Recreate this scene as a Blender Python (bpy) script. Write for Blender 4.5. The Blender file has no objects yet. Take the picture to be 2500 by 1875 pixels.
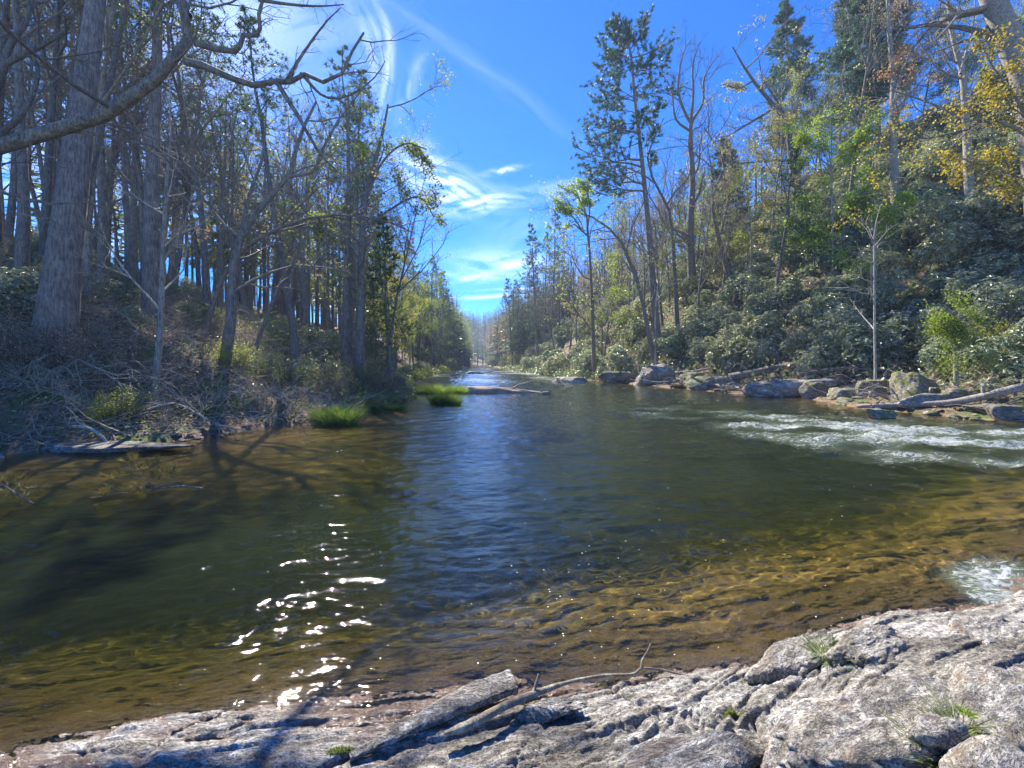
import bpy, math, random
import numpy as np

random.seed(11)
rng = np.random.default_rng(11)
C = bpy.context.scene.collection
SC = bpy.context.scene
R = math.radians

# ------------------------------------------------------------------ camera
F = 1000.0          # focal length in photo pixels (photo 2500 x 1875)
HC = 2.0            # eye height above the water
cam_d = bpy.data.cameras.new('camera')
cam = bpy.data.objects.new('camera', cam_d); C.objects.link(cam)
cam.location = (0, 0, HC); cam.rotation_euler = (R(90), 0, 0)
cam_d.sensor_width = 36.0; cam_d.lens = F/2500*36.0
cam_d.shift_y = -52.5/2500
cam_d.clip_start = 0.05; cam_d.clip_end = 3000
SC.camera = cam

# ------------------------------------------------------------------ sky, sun, exposure
SUN_EL, SUN_AZ = R(45.5), R(-29.0)        # azimuth measured from +Y towards +X
W = bpy.data.worlds.new('World'); SC.world = W; W.use_nodes = True
sun_d = bpy.data.lights.new('sun', 'SUN'); sun = bpy.data.objects.new('sun', sun_d); C.objects.link(sun)
sun_d.energy = 3.7; sun_d.angle = R(0.53); sun_d.color = (1.0, 0.91, 0.78)
sx, sy, sz = math.sin(SUN_AZ)*math.cos(SUN_EL), math.cos(SUN_AZ)*math.cos(SUN_EL), math.sin(SUN_EL)
sun.rotation_euler = (R(90)-SUN_EL, 0, math.atan2(sx, -sy)); sun.location = (sx*60, sy*60, sz*60)
SC.view_settings.view_transform = 'Standard'; SC.view_settings.look = 'None'
SC.view_settings.gamma = 1.0; SC.view_settings.exposure = 1.85
SC.cycles.max_bounces = 8; SC.cycles.transparent_max_bounces = 8
SC.cycles.diffuse_bounces = 3; SC.cycles.glossy_bounces = 3; SC.cycles.transmission_bounces = 4
SC.cycles.use_denoising = True; SC.cycles.sample_clamp_indirect = 6.0


class NT:
    """tiny helper to write node graphs as expressions"""
    def __init__(s, tree): s.t = tree
    def n(s, typ, ins=None, **kw):
        o = s.t.nodes.new(typ)
        for k, v in kw.items(): setattr(o, k, v)
        for k, v in (ins or {}).items(): s.set(o.inputs[k], v)
        return o
    def set(s, sock, v):
        if isinstance(v, bpy.types.NodeSocket): s.t.links.new(v, sock)
        elif isinstance(v, (tuple, list)) and len(v) == 3 and sock.type == 'RGBA': sock.default_value = (*v, 1)
        else: sock.default_value = v
    def m(s, op, a, b=0.0, c=0.0, clamp=False):
        o = s.t.nodes.new('ShaderNodeMath'); o.operation = op; o.use_clamp = clamp
        s.set(o.inputs[0], a); s.set(o.inputs[1], b); s.set(o.inputs[2], c)
        return o.outputs[0]
    def v(s, op, a, b=(0, 0, 0), sc=1.0):
        o = s.t.nodes.new('ShaderNodeVectorMath'); o.operation = op
        s.set(o.inputs[0], a); s.set(o.inputs[1], b)
        if op == 'SCALE': s.set(o.inputs[3], sc)
        return o.outputs[0]
    def mix(s, f, a, b, blend='MIX'):
        o = s.t.nodes.new('ShaderNodeMix'); o.data_type = 'RGBA'; o.blend_type = blend
        s.set(o.inputs[0], f); s.set(o.inputs[6], a); s.set(o.inputs[7], b)
        return o.outputs[2]
    def ramp(s, f, stops, interp='LINEAR'):
        o = s.t.nodes.new('ShaderNodeValToRGB'); r = o.color_ramp; r.interpolation = interp
        while len(r.elements) < len(stops): r.elements.new(0.5)
        for e, (p, c) in zip(r.elements, stops):
            e.position = p; e.color = (*c, 1) if isinstance(c, (tuple, list)) else (c, c, c, 1)
        s.set(o.inputs[0], f); return o.outputs[0]
    def noise(s, vec, scale, detail=4, rough=.55, dist=0.0, out=0):
        o = s.n('ShaderNodeTexNoise', {'Vector': vec, 'Scale': scale, 'Detail': detail, 'Roughness': rough, 'Distortion': dist})
        return o.outputs[out]
    def sstep(s, x, a, b):
        o = s.n('ShaderNodeMapRange', {0: x, 1: a, 2: b, 3: 0.0, 4: 1.0}); o.interpolation_type = 'SMOOTHSTEP'
        return o.outputs[0]
    def xyz(s, vec):
        o = s.n('ShaderNodeSeparateXYZ', {0: vec}); return o.outputs
    def comb(s, x, y, z):
        o = s.n('ShaderNodeCombineXYZ', {0: x, 1: y, 2: z}); return o.outputs[0]


def build_world():
    t = W.node_tree; t.nodes.clear(); g = NT(t)
    sky = g.n('ShaderNodeTexSky'); sky.sky_type = 'NISHITA'; sky.sun_disc = False
    sky.sun_elevation = SUN_EL; sky.sun_rotation = SUN_AZ
    sky.air_density = 0.85; sky.dust_density = 0.0; sky.ozone_density = 4.0; sky.altitude = 3000
    col = g.n('ShaderNodeHueSaturation', {'Hue': 0.512, 'Saturation': 1.42, 'Value': 0.76, 'Color': sky.outputs[0]}).outputs[0]
    bg = g.n('ShaderNodeBackground', {'Color': col, 'Strength': 0.13})
    out = g.n('ShaderNodeOutputWorld'); t.links.new(bg.outputs[0], out.inputs[0])
build_world()


# ------------------------------------------------------------------ noise and terrain functions
def _h(ix, iy, seed):
    n = (ix.astype(np.int64)*374761393 + iy.astype(np.int64)*668265263 + seed*1442695041) & 0xffffffff
    n = ((n ^ (n >> 13))*1274126177) & 0xffffffff
    n = (n ^ (n >> 16)) & 0xffff
    return n/65535.0*2*np.pi
def perlin(x, y, seed=0):
    x = np.asarray(x, float); y = np.asarray(y, float)
    ix = np.floor(x); iy = np.floor(y); fx = x-ix; fy = y-iy
    ux = fx*fx*fx*(fx*(fx*6-15)+10); uy = fy*fy*fy*(fy*(fy*6-15)+10)
    def gr(i, j):
        a = _h(ix+i, iy+j, seed); return np.cos(a)*(fx-i)+np.sin(a)*(fy-j)
    a = gr(0, 0)*(1-ux)+gr(1, 0)*ux; b = gr(0, 1)*(1-ux)+gr(1, 1)*ux
    return (a*(1-uy)+b*uy)*1.4
def fbm(x, y, oct=4, seed=0, gain=.5, lac=2.03):
    s = 0; a = 1; 
    for i in range(oct):
        s = s+a*perlin(x, y, seed+i*17); x = x*lac+3.7; y = y*lac-1.3; a *= gain
    return s
def smooth(x, a, b):
    t = np.clip((x-a)/(b-a), 0, 1); return t*t*(3-2*t)

def water_pt(px, py, z=0.0):
    Y = (HC-z)*F/(py-885.0); return ((px-1250)/F*Y, Y)
_L = sorted([water_pt(*p)[::-1] for p in [(-700, 1150), (-350, 1125), (0, 1108), (350, 1088), (600, 1048), (740, 1036), (868, 1030), (885, 1000),
      (1000, 975), (985, 948), (1000, 930), (1060, 915), (1110, 903), (1140, 896), (1150, 892)]])
_R = sorted([water_pt(*p)[::-1] for p in [(3300, 1050), (2500, 1032), (2350, 1018), (2100, 996), (1950, 970), (1830, 966), (1700, 950), (1570, 940),
      (1480, 932), (1400, 925), (1300, 912), (1250, 905), (1215, 898), (1190, 893)]])
_N = [(-12., 1.2), (-5., 1.75)] + [water_pt(*p) for p in [(0, 1830), (250, 1796), (500, 1746), (700, 1715), (900, 1700), (1100, 1678),
      (1255, 1668), (1330, 1690), (1450, 1664), (1600, 1648), (1860, 1636), (1890, 1606), (1960, 1560), (2110, 1508), (2180, 1500),
      (2330, 1490), (2400, 1470), (2500, 1440)]] + [(8., 5.6), (14., 7.6), (30., 9.0)]
def XL(y): return np.interp(y, [p[0] for p in _L], [p[1] for p in _L])
def XR(y): return np.interp(y, [p[0] for p in _R], [p[1] for p in _R])
def YN(x): return np.interp(x, [p[0] for p in _N], [p[1] for p in _N])

def ground_z(x, y):
    x = np.asarray(x, float); y = np.asarray(y, float)
    wob = 1.2*perlin(x*.12, y*.12, 5)*smooth(y, 12, 40)
    dl = XL(y)-x+wob; dr = x-XR(y)+wob; dn = YN(x)-y
    far = smooth(y, 120, 260)
    # left bank: low shelf, then a wooded slope
    HL = 17+10*far; sl = .60
    a = np.maximum(dl-1.2, 0)
    zl = .10+.10*np.clip(dl, 0, 3)+HL*(1-np.exp(-sl*a*a/(a+2.0)/HL))
    # right bank: narrow rocky shelf, then a steep slope
    HR = np.interp(y, [0, 60, 120, 200], [62, 62, 42, 30]); sr = np.interp(y, [0, 40, 120, 250], [1.15, 1.05, .7, .5])
    shelf = np.interp(y, [0, 25, 40, 60], [4.2, 4.0, 3.2, 1.8]); b = np.maximum(dr-shelf, 0)
    zr = .08+.17*np.clip(dr, 0, shelf)+HR*(1-np.exp(-sr*b*b/(b+2.2)/HR))
    rough = fbm(x*.35, y*.35, 4, 3)*.45
    zl = zl+rough*smooth(dl, .6, 5); zr = zr+rough*1.4*smooth(dr, .8, 5)
    # near bank under the ledge
    zn = -.10-(.16+.30*smooth(x, .6, -1.2))*np.clip(-dn, 0, 1.2)-.55*np.clip(-dn-1.2, 0, 9)+.1*np.clip(dn, 0, 4)-.14*(dn > 0)
    # bed
    w = np.minimum(np.minimum(-dl*.22, -dr*.25), 1.45)
    sand = smooth(x, .2, -4.0)*smooth(y, 4.2, 7.0)*(1-smooth(y, 15, 24))
    w = w*(1-.78*sand)
    bed = np.maximum(-w-.05, zn)
    shoal = smooth(x, -1, 3)*0
    bed = bed+.16*fbm(x*.9, y*.9, 4, 9)*np.clip(-bed, 0, .6)+shoal
    z = np.where(dl > 0, np.maximum(zl, -.05), np.where(dr > 0, np.maximum(zr, -.05), bed))
    z = np.where(dn > -0.0, np.minimum(zn, z) if False else zn, z)
    # valley closes far upstream
    hill = 64*smooth(y, 300, 520)*(1-.5*smooth(x, 0, 260))*(.75+.35*perlin(x*.012, y*.012, 21))
    z = np.where(y > 285, np.maximum(z, hill*smooth(y, 285, 330)+.2), z)
    return z

# ------------------------------------------------------------------ mesh helpers
def raw_mesh(name, verts, faces_list, smooth_shade=True, attrs=None):
    """faces_list: list of (n,k) int arrays"""
    me = bpy.data.meshes.new(name)
    verts = np.asarray(verts, np.float32)
    nl = sum(f.size for f in faces_list); npoly = sum(len(f) for f in faces_list)
    me.vertices.add(len(verts)); me.vertices.foreach_set('co', verts.ravel())
    me.loops.add(nl); me.polygons.add(npoly)
    me.loops.foreach_set('vertex_index', np.concatenate([f.ravel() for f in faces_list]).astype(np.int32))
    tot = np.concatenate([np.full(len(f), f.shape[1]) for f in faces_list]).astype(np.int32)
    st = np.concatenate([[0], np.cumsum(tot)[:-1]]).astype(np.int32)
    me.polygons.foreach_set('loop_start', st)
    try: me.polygons.foreach_set('loop_total', tot)
    except Exception: pass
    me.polygons.foreach_set('use_smooth', np.full(npoly, smooth_shade, dtype=bool))
    for k, a in (attrs or {}).items():
        at = me.attributes.new(k, 'FLOAT', 'POINT'); at.data.foreach_set('value', np.asarray(a, np.float32).ravel())
    me.update(calc_edges=True)
    return me
def grid_mesh(name, xs, ys, zf, attrs=None):
    X, Y = np.meshgrid(xs, ys); Z = zf(X, Y)
    V = np.stack([X.ravel(), Y.ravel(), Z.ravel()], 1)
    nx, ny = len(xs), len(ys)
    i = np.arange(nx*ny).reshape(ny, nx)
    Fq = np.stack([i[:-1, :-1].ravel(), i[:-1, 1:].ravel(), i[1:, 1:].ravel(), i[1:, :-1].ravel()], 1)
    return raw_mesh(name, V, [Fq], True, {k: f(X, Y) for k, f in (attrs or {}).items()})
def link(name, me, mat=None, parent=None, **props):
    o = bpy.data.objects.new(name, me); C.objects.link(o)
    if mat is not None and me is not None and not me.materials: me.materials.append(mat)
    if parent is not None: o.parent = parent
    for k, v in props.items(): o[k] = v
    return o
def tag(o, label, cat, group=None):
    o['label'] = label; o['category'] = cat
    if group: o['group'] = group
    return o
def ticks(a, b, fine_a, fine_b, step, grow):
    r = list(np.arange(fine_a, fine_b, step)); x = fine_b; s = step
    while x < b: r.append(x); s *= grow; x += s
    r.append(b); x = fine_a; s = step; l = []
    while True:
        s *= grow; x -= s
        if x <= a: break
        l.append(x)
    return np.array(sorted([a]+l+r))

def new_mat(name):
    m = bpy.data.materials.new(name); m.use_nodes = True; m.node_tree.nodes.clear()
    g = NT(m.node_tree); out = g.n('ShaderNodeOutputMaterial')
    return m, g, out

def hit(px, py):
    """where the view ray through a photo pixel first meets the ground or the water"""
    Y = np.exp(np.linspace(math.log(2.0), math.log(260), 2500)); x = (px-1250)/F*Y; z = HC+(885-py)/F*Y
    g_ = np.maximum(ground_z(x, Y), 0.0); i = int(np.argmax(z <= g_)); return float(x[i]), float(Y[i]), float(g_[i])
# ------------------------------------------------------------------ materials of the setting
def mat_ground():
    m, g, out = new_mat('forest_floor')
    pos = g.n('ShaderNodeNewGeometry').outputs['Position']
    x, y, z = g.xyz(pos)
    n1 = g.noise(pos, .7, 5, .6); n2 = g.noise(pos, 9, 5, .7); n3 = g.noise(pos, 38, 3, .7)
    leaf = g.mix(g.sstep(n2, .35, .65), (.045, .028, .016), (.24, .15, .09))
    leaf = g.mix(g.sstep(n3, .5, .7), leaf, (.36, .27, .19))
    moss = g.mix(n3, (.03, .06, .012), (.13, .19, .045))
    c = g.mix(g.sstep(n1, .5, .62), leaf, moss)
    # the river bed: pebbles and silt stained amber, dark algae in patches
    vor = g.n('ShaderNodeTexVoronoi', {'Vector': g.v('ADD', pos, g.v('SCALE', g.noise(pos, 2.0, 3, out=1), sc=.35)), 'Scale': 6.0})
    peb = g.mix(vor.outputs['Color'], (.06, .038, .018), (.34, .21, .09))
    peb = g.mix(g.sstep(g.noise(pos, 1.1, 4, .6), .42, .62), peb, (.27, .165, .07))
    peb = g.mix(g.sstep(g.noise(pos, 3.4, 5, .7), .5, .66), peb, (.06, .048, .022))
    peb = g.mix(g.m('MULTIPLY', n3, .5), peb, (.42, .28, .13))
    c = g.mix(g.sstep(z, .05, -.04), c, peb)
    b = g.n('ShaderNodeBump', {'Strength': .9, 'Distance': .05, 'Height': g.m('ADD', n2, g.m('MULTIPLY', n3, .5))})
    p = g.n('ShaderNodeBsdfPrincipled', {'Base Color': c, 'Roughness': .85, 'Normal': b.outputs[0]})
    m.node_tree.links.new(p.outputs[0], out.inputs[0]); return m

def mat_rock(name='rock', tone=1.0, warm=.5, moss=.0, ang=12, scale=1.0, wet=True, local=False):
    m, g, out = new_mat(name)
    geo = g.n('ShaderNodeNewGeometry'); wpos = geo.outputs['Position']
    pos = g.n('ShaderNodeTexCoord').outputs['Object'] if local else wpos
    mp = g.n('ShaderNodeMapping', {'Vector': pos, 'Rotation': (0, 0, R(-ang)), 'Scale': (1.0, 2.6, 2.6)}).outputs[0]
    mp = g.v('ADD', mp, g.v('SCALE', g.noise(mp, 2.2*scale, 4, out=1), sc=.30))
    big = g.noise(mp, 1.6*scale, 4, .6); mid = g.noise(mp, 9*scale, 6, .72, .4); fine = g.noise(mp, 42*scale, 5, .75, .6)
    speck = g.noise(mp, 95*scale, 2, .6)
    c = g.ramp(mid, [(.32, tuple(tone*v for v in (.05, .047, .042))), (.45, tuple(tone*v for v in (.20, .196, .185))),
                     (.55, tuple(tone*v for v in (.38, .38, .365))), (.66, tuple(tone*v for v in (.66, .665, .65)))])
    c = g.mix(g.m('MULTIPLY', g.sstep(fine, .535, .44), .88), c, tuple(tone*v for v in (.045, .043, .04)))
    c = g.mix(g.m('MULTIPLY', g.sstep(speck, .56, .70), .6), c, tuple(tone*v for v in (.74, .72, .68)))
    wn = g.sstep(g.noise(mp, 2.6*scale, 5, .65, .5), .50, .72)
    c = g.mix(g.m('MULTIPLY', wn, warm), c, g.mix(fine, (.20, .11, .06), (.38, .27, .18)))
    ln = g.sstep(g.noise(mp, 5.0*scale, 5, .7, .8), .60, .74)
    c = g.mix(g.m('MULTIPLY', ln, .45), c, (.34, .40, .34))                    # grey-green lichen
    c = g.mix(1.0, c, g.ramp(g.noise(mp, 1.1*scale, 5, .65, .6), [(.34, (.50, .47, .42)), (.47, (.85, .81, .75)), (.57, (1.25, 1.25, 1.24)), (.68, (1.65, 1.66, 1.66))]), 'MULTIPLY')
    nz = g.xyz(geo.outputs['Normal'])[2]
    if moss > 0:
        ms = g.m('MULTIPLY', g.sstep(g.noise(pos, 2.3, 4, .7), .62-.35*moss, .72-.35*moss), g.sstep(nz, -.2, .4))
        c = g.mix(ms, c, g.mix(fine, (.05, .07, .01), (.22, .22, .04)))
    rough = .8
    if wet:
        wz = g.m('ADD', g.xyz(wpos)[2], g.m('MULTIPLY', g.m('SUBTRACT', big, .5), .14))
        wetf = g.sstep(wz, .032, .008)
        c = g.mix(wetf, c, g.mix(.75, c, (.11, .06, .038), 'MIX'))
        c = g.mix(g.sstep(wz, -.02, -.06), c, g.mix(fine, (.07, .045, .022), (.28, .18, .085)))
        rough = g.m('SUBTRACT', .82, g.m('MULTIPLY', wetf, .62))
    hgt = g.m('ADD', g.m('MULTIPLY', mid, 1.0), g.m('ADD', g.m('MULTIPLY', fine, .45), g.m('MULTIPLY', speck, .15)))
    b = g.n('ShaderNodeBump', {'Strength': .7, 'Distance': .028/scale, 'Height': hgt})
    p = g.n('ShaderNodeBsdfPrincipled', {'Base Color': c, 'Roughness': rough, 'Normal': b.outputs[0]})
    m.node_tree.links.new(p.outputs[0], out.inputs[0]); return m

def mat_water():
    m, g, out = new_mat('river_water')
    pos = g.n('ShaderNodeNewGeometry').outputs['Position']
    x, y, z = g.xyz(pos)
    dep = g.n('ShaderNodeAttribute', attribute_name='depth').outputs['Fac']
    fo = g.n('ShaderNodeAttribute', attribute_name='foam').outputs['Fac']
    st = g.n('ShaderNodeMapping', {'Vector': pos, 'Rotation': (0, 0, R(8)), 'Scale': (.45, 1.0, 1)}).outputs[0]
    rip = g.noise(st, 13, 3, .55, .3)
    rip2 = g.noise(st, 4.0, 3, .5, .3)
    dist = g.m('MINIMUM', 1.0, g.m('DIVIDE', 6.0, g.m('MAXIMUM', y, 6.0)))
    h = g.m('ADD', g.m('ADD', g.m('MULTIPLY', rip, g.m('ADD', .011, g.m('MULTIPLY', g.sstep(y, 4.5, 10.0), .016))), g.m('MULTIPLY', g.noise(st, 62, 2, .5, .3), .0028)), g.m('MULTIPLY', rip2, .036))
    b = g.n('ShaderNodeBump', {'Strength': .55, 'Distance': 1.0, 'Height': h})
    fres = g.n('ShaderNodeFresnel', {'IOR': 1.333, 'Normal': b.outputs[0]}).outputs[0]
    gl = g.n('ShaderNodeBsdfAnisotropic', {'Color': (1, 1, 1), 'Roughness': .022, 'Normal': b.outputs[0]}, distribution='GGX')
    # light absorbed on its way through the water: amber when shallow, green-brown when deep
    r = g.m('EXPONENT', g.m('MULTIPLY', dep, -.56)); gr = g.m('EXPONENT', g.m('MULTIPLY', dep, -.44)); bl = g.m('EXPONENT', g.m('MULTIPLY', dep, -1.3))
    tint = g.n('ShaderNodeCombineColor', {0: r, 1: gr, 2: bl}).outputs[0]
    tr = g.n('ShaderNodeBsdfRefraction', {'Color': tint, 'IOR': 1.333, 'Roughness': 0.0})
    deepf = g.m('SUBTRACT', 1.0, g.m('EXPONENT', g.m('MULTIPLY', dep, -.30)))
    aer = g.sstep(fo, .45, 1.0)
    deepf = g.m('MAXIMUM', deepf, g.m('MULTIPLY', aer, .55))
    body = g.n('ShaderNodeBsdfDiffuse', {'Color': g.mix(aer, (.020, .030, .013), (.16, .21, .14))})
    under = g.n('ShaderNodeMixShader', {0: deepf, 1: tr.outputs[0], 2: body.outputs[0]})
    wat = g.n('ShaderNodeMixShader', {0: fres, 1: under.outputs[0], 2: gl.outputs[0]})
    # foam
    s2 = g.n('ShaderNodeMapping', {'Vector': pos, 'Rotation': (0, 0, R(20)), 'Scale': (.5, 1.5, 1)}).outputs[0]
    s2 = g.v('ADD', s2, g.v('SCALE', g.noise(pos, 1.4, 3, out=1), sc=.9))
    fn = g.m('ADD', g.m('MULTIPLY', g.noise(s2, 4.5, 6, .78, 1.0), .50), g.m('MULTIPLY', g.noise(s2, 15, 5, .75, .6), .50))
    thr = g.m('SUBTRACT', g.m('ADD', .775, g.m('MULTIPLY', g.m('SUBTRACT', g.noise(s2, 1.3, 3, .6, .4), .5), .22)), g.m('MULTIPLY', fo, .32))
    fmask = g.m('MULTIPLY', g.m('MULTIPLY', g.sstep(g.m('SUBTRACT', fn, thr), -.01, .10), g.sstep(fo, .02, .12)), .85)
    fb = g.n('ShaderNodeBump', {'Strength': .8, 'Distance': .06, 'Height': fn})
    foam = g.n('ShaderNodeBsdfPrincipled', {'Base Color': (.46, .50, .52), 'Roughness': .35, 'Normal': fb.outputs[0]})
    fin = g.n('ShaderNodeMixShader', {0: fmask, 1: wat.outputs[0], 2: foam.outputs[0]})
    m.node_tree.links.new(fin.outputs[0], out.inputs[0]); return m

# ------------------------------------------------------------------ ground, one sheet to the horizon
gx = ticks(-200, 200, -16, 24, .30, 1.045)
gy = ticks(-30, 560, 1.0, 40, .30, 1.03)
M_ground = mat_ground()
ground = link('ground', grid_mesh('ground', gx, gy, ground_z), M_ground, kind='structure')

# ------------------------------------------------------------------ river water
def foam_map(x, y):
    # rapid below the right bank, a riffle upstream, the spill beside the ledge
    q = x/np.maximum(y, .5)
    yc = np.interp(q, [.15, .45, .75, 1.0, 1.25, 2], [19, 15.2, 12.0, 10.6, 9.8, 9.5]); wd = np.interp(q, [.2, .6, 1.2], [.17, .33, .42])
    f = np.exp(-(np.log(np.maximum(y, .5)/yc)/wd)**2)*np.interp(q, [.12, .35, .75, 1.1], [0, .66, .92, 1.0])
    f = f*(.62+.75*np.clip(.5+perlin(x*.35+.2*y, y*.9, 33), 0, 1))*(y > 4)
    f2 = np.interp(y, [20, 32, 45, 90, 180, 260], [0, .46, .80, .92, .8, .5])*(.55+.9*np.abs(perlin(x*.12, y*.06, 31)))
    f3 = 1.0*np.exp(-((x-4.4-.9*(y-3.75))/.8)**2)*smooth(y, 3.0, 3.4)*(1-smooth(y, 3.9, 4.7))*smooth(x, 3.35, 4.1)
    return np.clip(np.maximum(np.maximum(f, f2), f3), 0, 1)
def water_z(x, y):
    amp = np.interp(y, [2, 3.2, 6, 12, 60], [.25, .55, .9, 1.1, 1.3])
    fo = foam_map(x, y)
    u = x*.96+y*.26; v = -x*.26+y*.96
    z = .019*fbm(u*.75, v*1.9, 2, 41)+.013*fbm(u*2.0+.4*v, v*4.2, 2, 43)+.005*perlin(u*5, v*8.5, 47)+.0085*(1-smooth(y, 3.2, 7))*(perlin(u*6+.8*perlin(u*2, v*2, 3), v*9.5, 48)+.55*perlin(u*11-v*4, v*12+u*3, 49))
    z2 = .10*fbm(x*.8, y*1.5, 5, 51, .66)
    # slow swell lines fanning off the rapid
    z = z*amp*(1+.5*smooth(y, 25, 60))+z2*fo*1.2*np.interp(y, [3, 6, 9], [.35, .6, 1])
    return z+.012*perlin(x*.2, y*.2, 77)
def depth_at(x, y): return np.clip(-ground_z(x, y)*1.55, 0.0, 3.0)
wx = ticks(-60, 60, -3.6, 6.0, .016, 1.03)
wy = [1.2]
while wy[-1] < 300: wy.append(wy[-1]+(.03 if wy[-1] < 1.9 else max(.016, .0095*wy[-1]*smooth(wy[-1], 2.5, 7))))
M_water = mat_water()
river = link('river_water', grid_mesh('river_water', wx, np.array(wy), water_z, {'depth': depth_at, 'foam': foam_map}), M_water, kind='structure')
sun_d.cycles.is_caustics_light = True; river.cycles.is_caustics_caster = True; ground.cycles.is_caustics_receiver = True

# ------------------------------------------------------------------ bedrock ledge in the foreground
def ledge_z(x, y):
    s = (YN(x)-y)+.05*perlin(x*1.1, y*2, 63)+.02*perlin(x*5, y*9, 64)
    rt = smooth(x, -.6, 2.4)
    base = np.where(s > 0, (.035+.27*rt)*(1-np.exp(-s/.6))+.055*s, .26*s-.25*np.maximum(-s-.5, 0))
    ang = R(9)+R(16)*rt; u = x*np.cos(ang)+y*np.sin(ang); v = -x*np.sin(ang)+y*np.cos(ang)
    v = v+.05*perlin(u*.9, v*1.5, 65)+.015*perlin(u*4, v*7, 66)
    land = smooth(s, -.12, .10)
    def saw(lam, seed, wob):
        t = -v/lam+wob*perlin(u*.5, v*1.2, seed); f = t-np.floor(t); c = np.floor(t)
        amp = _h(c, c*0, seed)/6.2832
        return (np.where(f < .93, f/.93, (1-f)/.07)-.5)*(.25+.75*amp)
    a1 = np.clip(.45+1.5*perlin(u*.7, v*2.0, 71), 0, 1); a2 = np.clip(.45+1.6*perlin(u*1.1+5, v*4, 72), 0, 1); a3 = np.clip(.4+1.6*perlin(u*1.5, v*8, 70), 0, 1)
    z = base+land*((.050+.012*rt)*a1*saw(.31, 73, .5)+.026*a2*saw(.12, 74, .7)+.010*a3*saw(.043, 75, .9))
    # long fractures
    for k, (su, sv, sd, dp) in enumerate([(.55, 3.2, 76, .035), (.9, 6.5, 77, .02), (2.2, 2.0, 78, .02)]):
        n = perlin(u*su, v*sv, sd); z = z-land*dp*np.exp(-(n/.035)**2)*np.clip(.5+1.5*perlin(u*1.3, v*3, sd+9), 0, 1)
    z = z+.017*fbm(u*1.4, v*4.5, 3, 81)*(.5+.5*land+.25*rt)+.0075*fbm(u*8, v*26, 4, 82, .6)+.004*fbm(u*30, v*45, 3, 85, .6)
    k = np.exp(-(((x-1.0)/.42)**2+((y-2.12)/.16)**2)); w = 1-np.abs(perlin(u*8+.5*perlin(u*9, v*9, 1), v*10, 83))*2
    return z-k*.05*np.clip(w, 0, 1)**2+k*.03
lx = np.concatenate([np.arange(-4.2, 5.6, .0095), [5.8, 6.4, 8, 11, 16]])
ly = np.concatenate([np.arange(1.3, 3.1, .0075), np.arange(3.1, 5.4, .012)])
M_ledge = mat_rock('ledge_rock', .92, .14)
ledge = link('bedrock_ledge', grid_mesh('bedrock_ledge', lx, ly, ledge_z), M_ledge, kind='structure')
ledge.cycles.is_caustics_receiver = True

# ------------------------------------------------------------------ cirrus: a thin sheet on the sky dome
def cloud_density(px, py):
    u0 = (px-1250)/F; v0 = (885-py)/F
    wob = .05
    u = u0+wob*fbm(u0*1.6, v0*1.6, 2, 301); v = v0+wob*.6*fbm(u0*1.6, v0*1.6, 2, 302)
    tot = np.zeros_like(u)
    def wisp(cx, cy, lx_, ly_, ang, amp, sx_=9.0, sy_=2.2, lo=.35, hi=.75, bend=0.0):
        nonlocal tot
        ca, sa = math.cos(ang), math.sin(ang)
        du = u-(cx-1250)/F; dv = v-(885-cy)/F
        p = (du*ca+dv*sa)*F/lx_; q = dv*ca-du*sa
        q = q+p*p*bend/F
        fall = np.exp(-1.4*(p*p+(q*F/ly_)**2))
        nz = .55+.42*fbm(p*sy_*.8+.25*fbm(p*2, q*20, 2, 5)+cx % 17, q*sx_*7+.7*perlin(p*1.2, q*3, 6), 6, 311, .55)
        tot += fall*smooth(nz, lo, hi)*amp
    wisp(925, 165, 170, 16, R(-90), .36, 10, 1.6, .2, .75, bend=38)
    wisp(880, 120, 170, 40, R(-78), .28, 5, 1.2, .2, .9, bend=30)
    wisp(985, 230, 110, 24, R(-112), .22, 5, 1.4, .3, .9)
    wisp(1150, 150, 330, 30, R(-33), .09, 3, 1.0, .1, .9)
    wisp(1045, 445, 130, 46, R(-16), .85, 5, 1.6, .33, .8)
    wisp(1130, 487, 130, 26, R(6), .75, 7, 1.5, .3, .8)
    wisp(1010, 400, 60, 40, R(-50), .55, 6, 1.5, .3, .8)
    wisp(1215, 408, 52, 7, R(14), .7, 7, 1.4, .2, .7)
    wisp(1330, 452, 150, 24, R(8), .28, 6, 1.4, .3, .8)
    wisp(1215, 640, 110, 34, R(-8), .75, 4, 1.2, .15, .75)
    wisp(1130, 665, 90, 14, R(-2), .6, 6, 1.3, .2, .75)
    wisp(1190, 716, 130, 5, R(-1), .8, 8, 1.2, .1, .6)
    wisp(1230, 702, 70, 4, R(-3), .6, 8, 1.2, .1, .6)
    wisp(1240, 560, 170, 50, R(20), .14, 4, 1.1, .2, .9)
    wisp(480, 110, 380, 240, R(25), .38, 1.6, 1.4, .10, .8)
    wisp(250, 450, 420, 230, R(0), .5, 1.6, 1.4, .15, .85)
    return np.clip(tot*.42, 0, .5)
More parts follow.
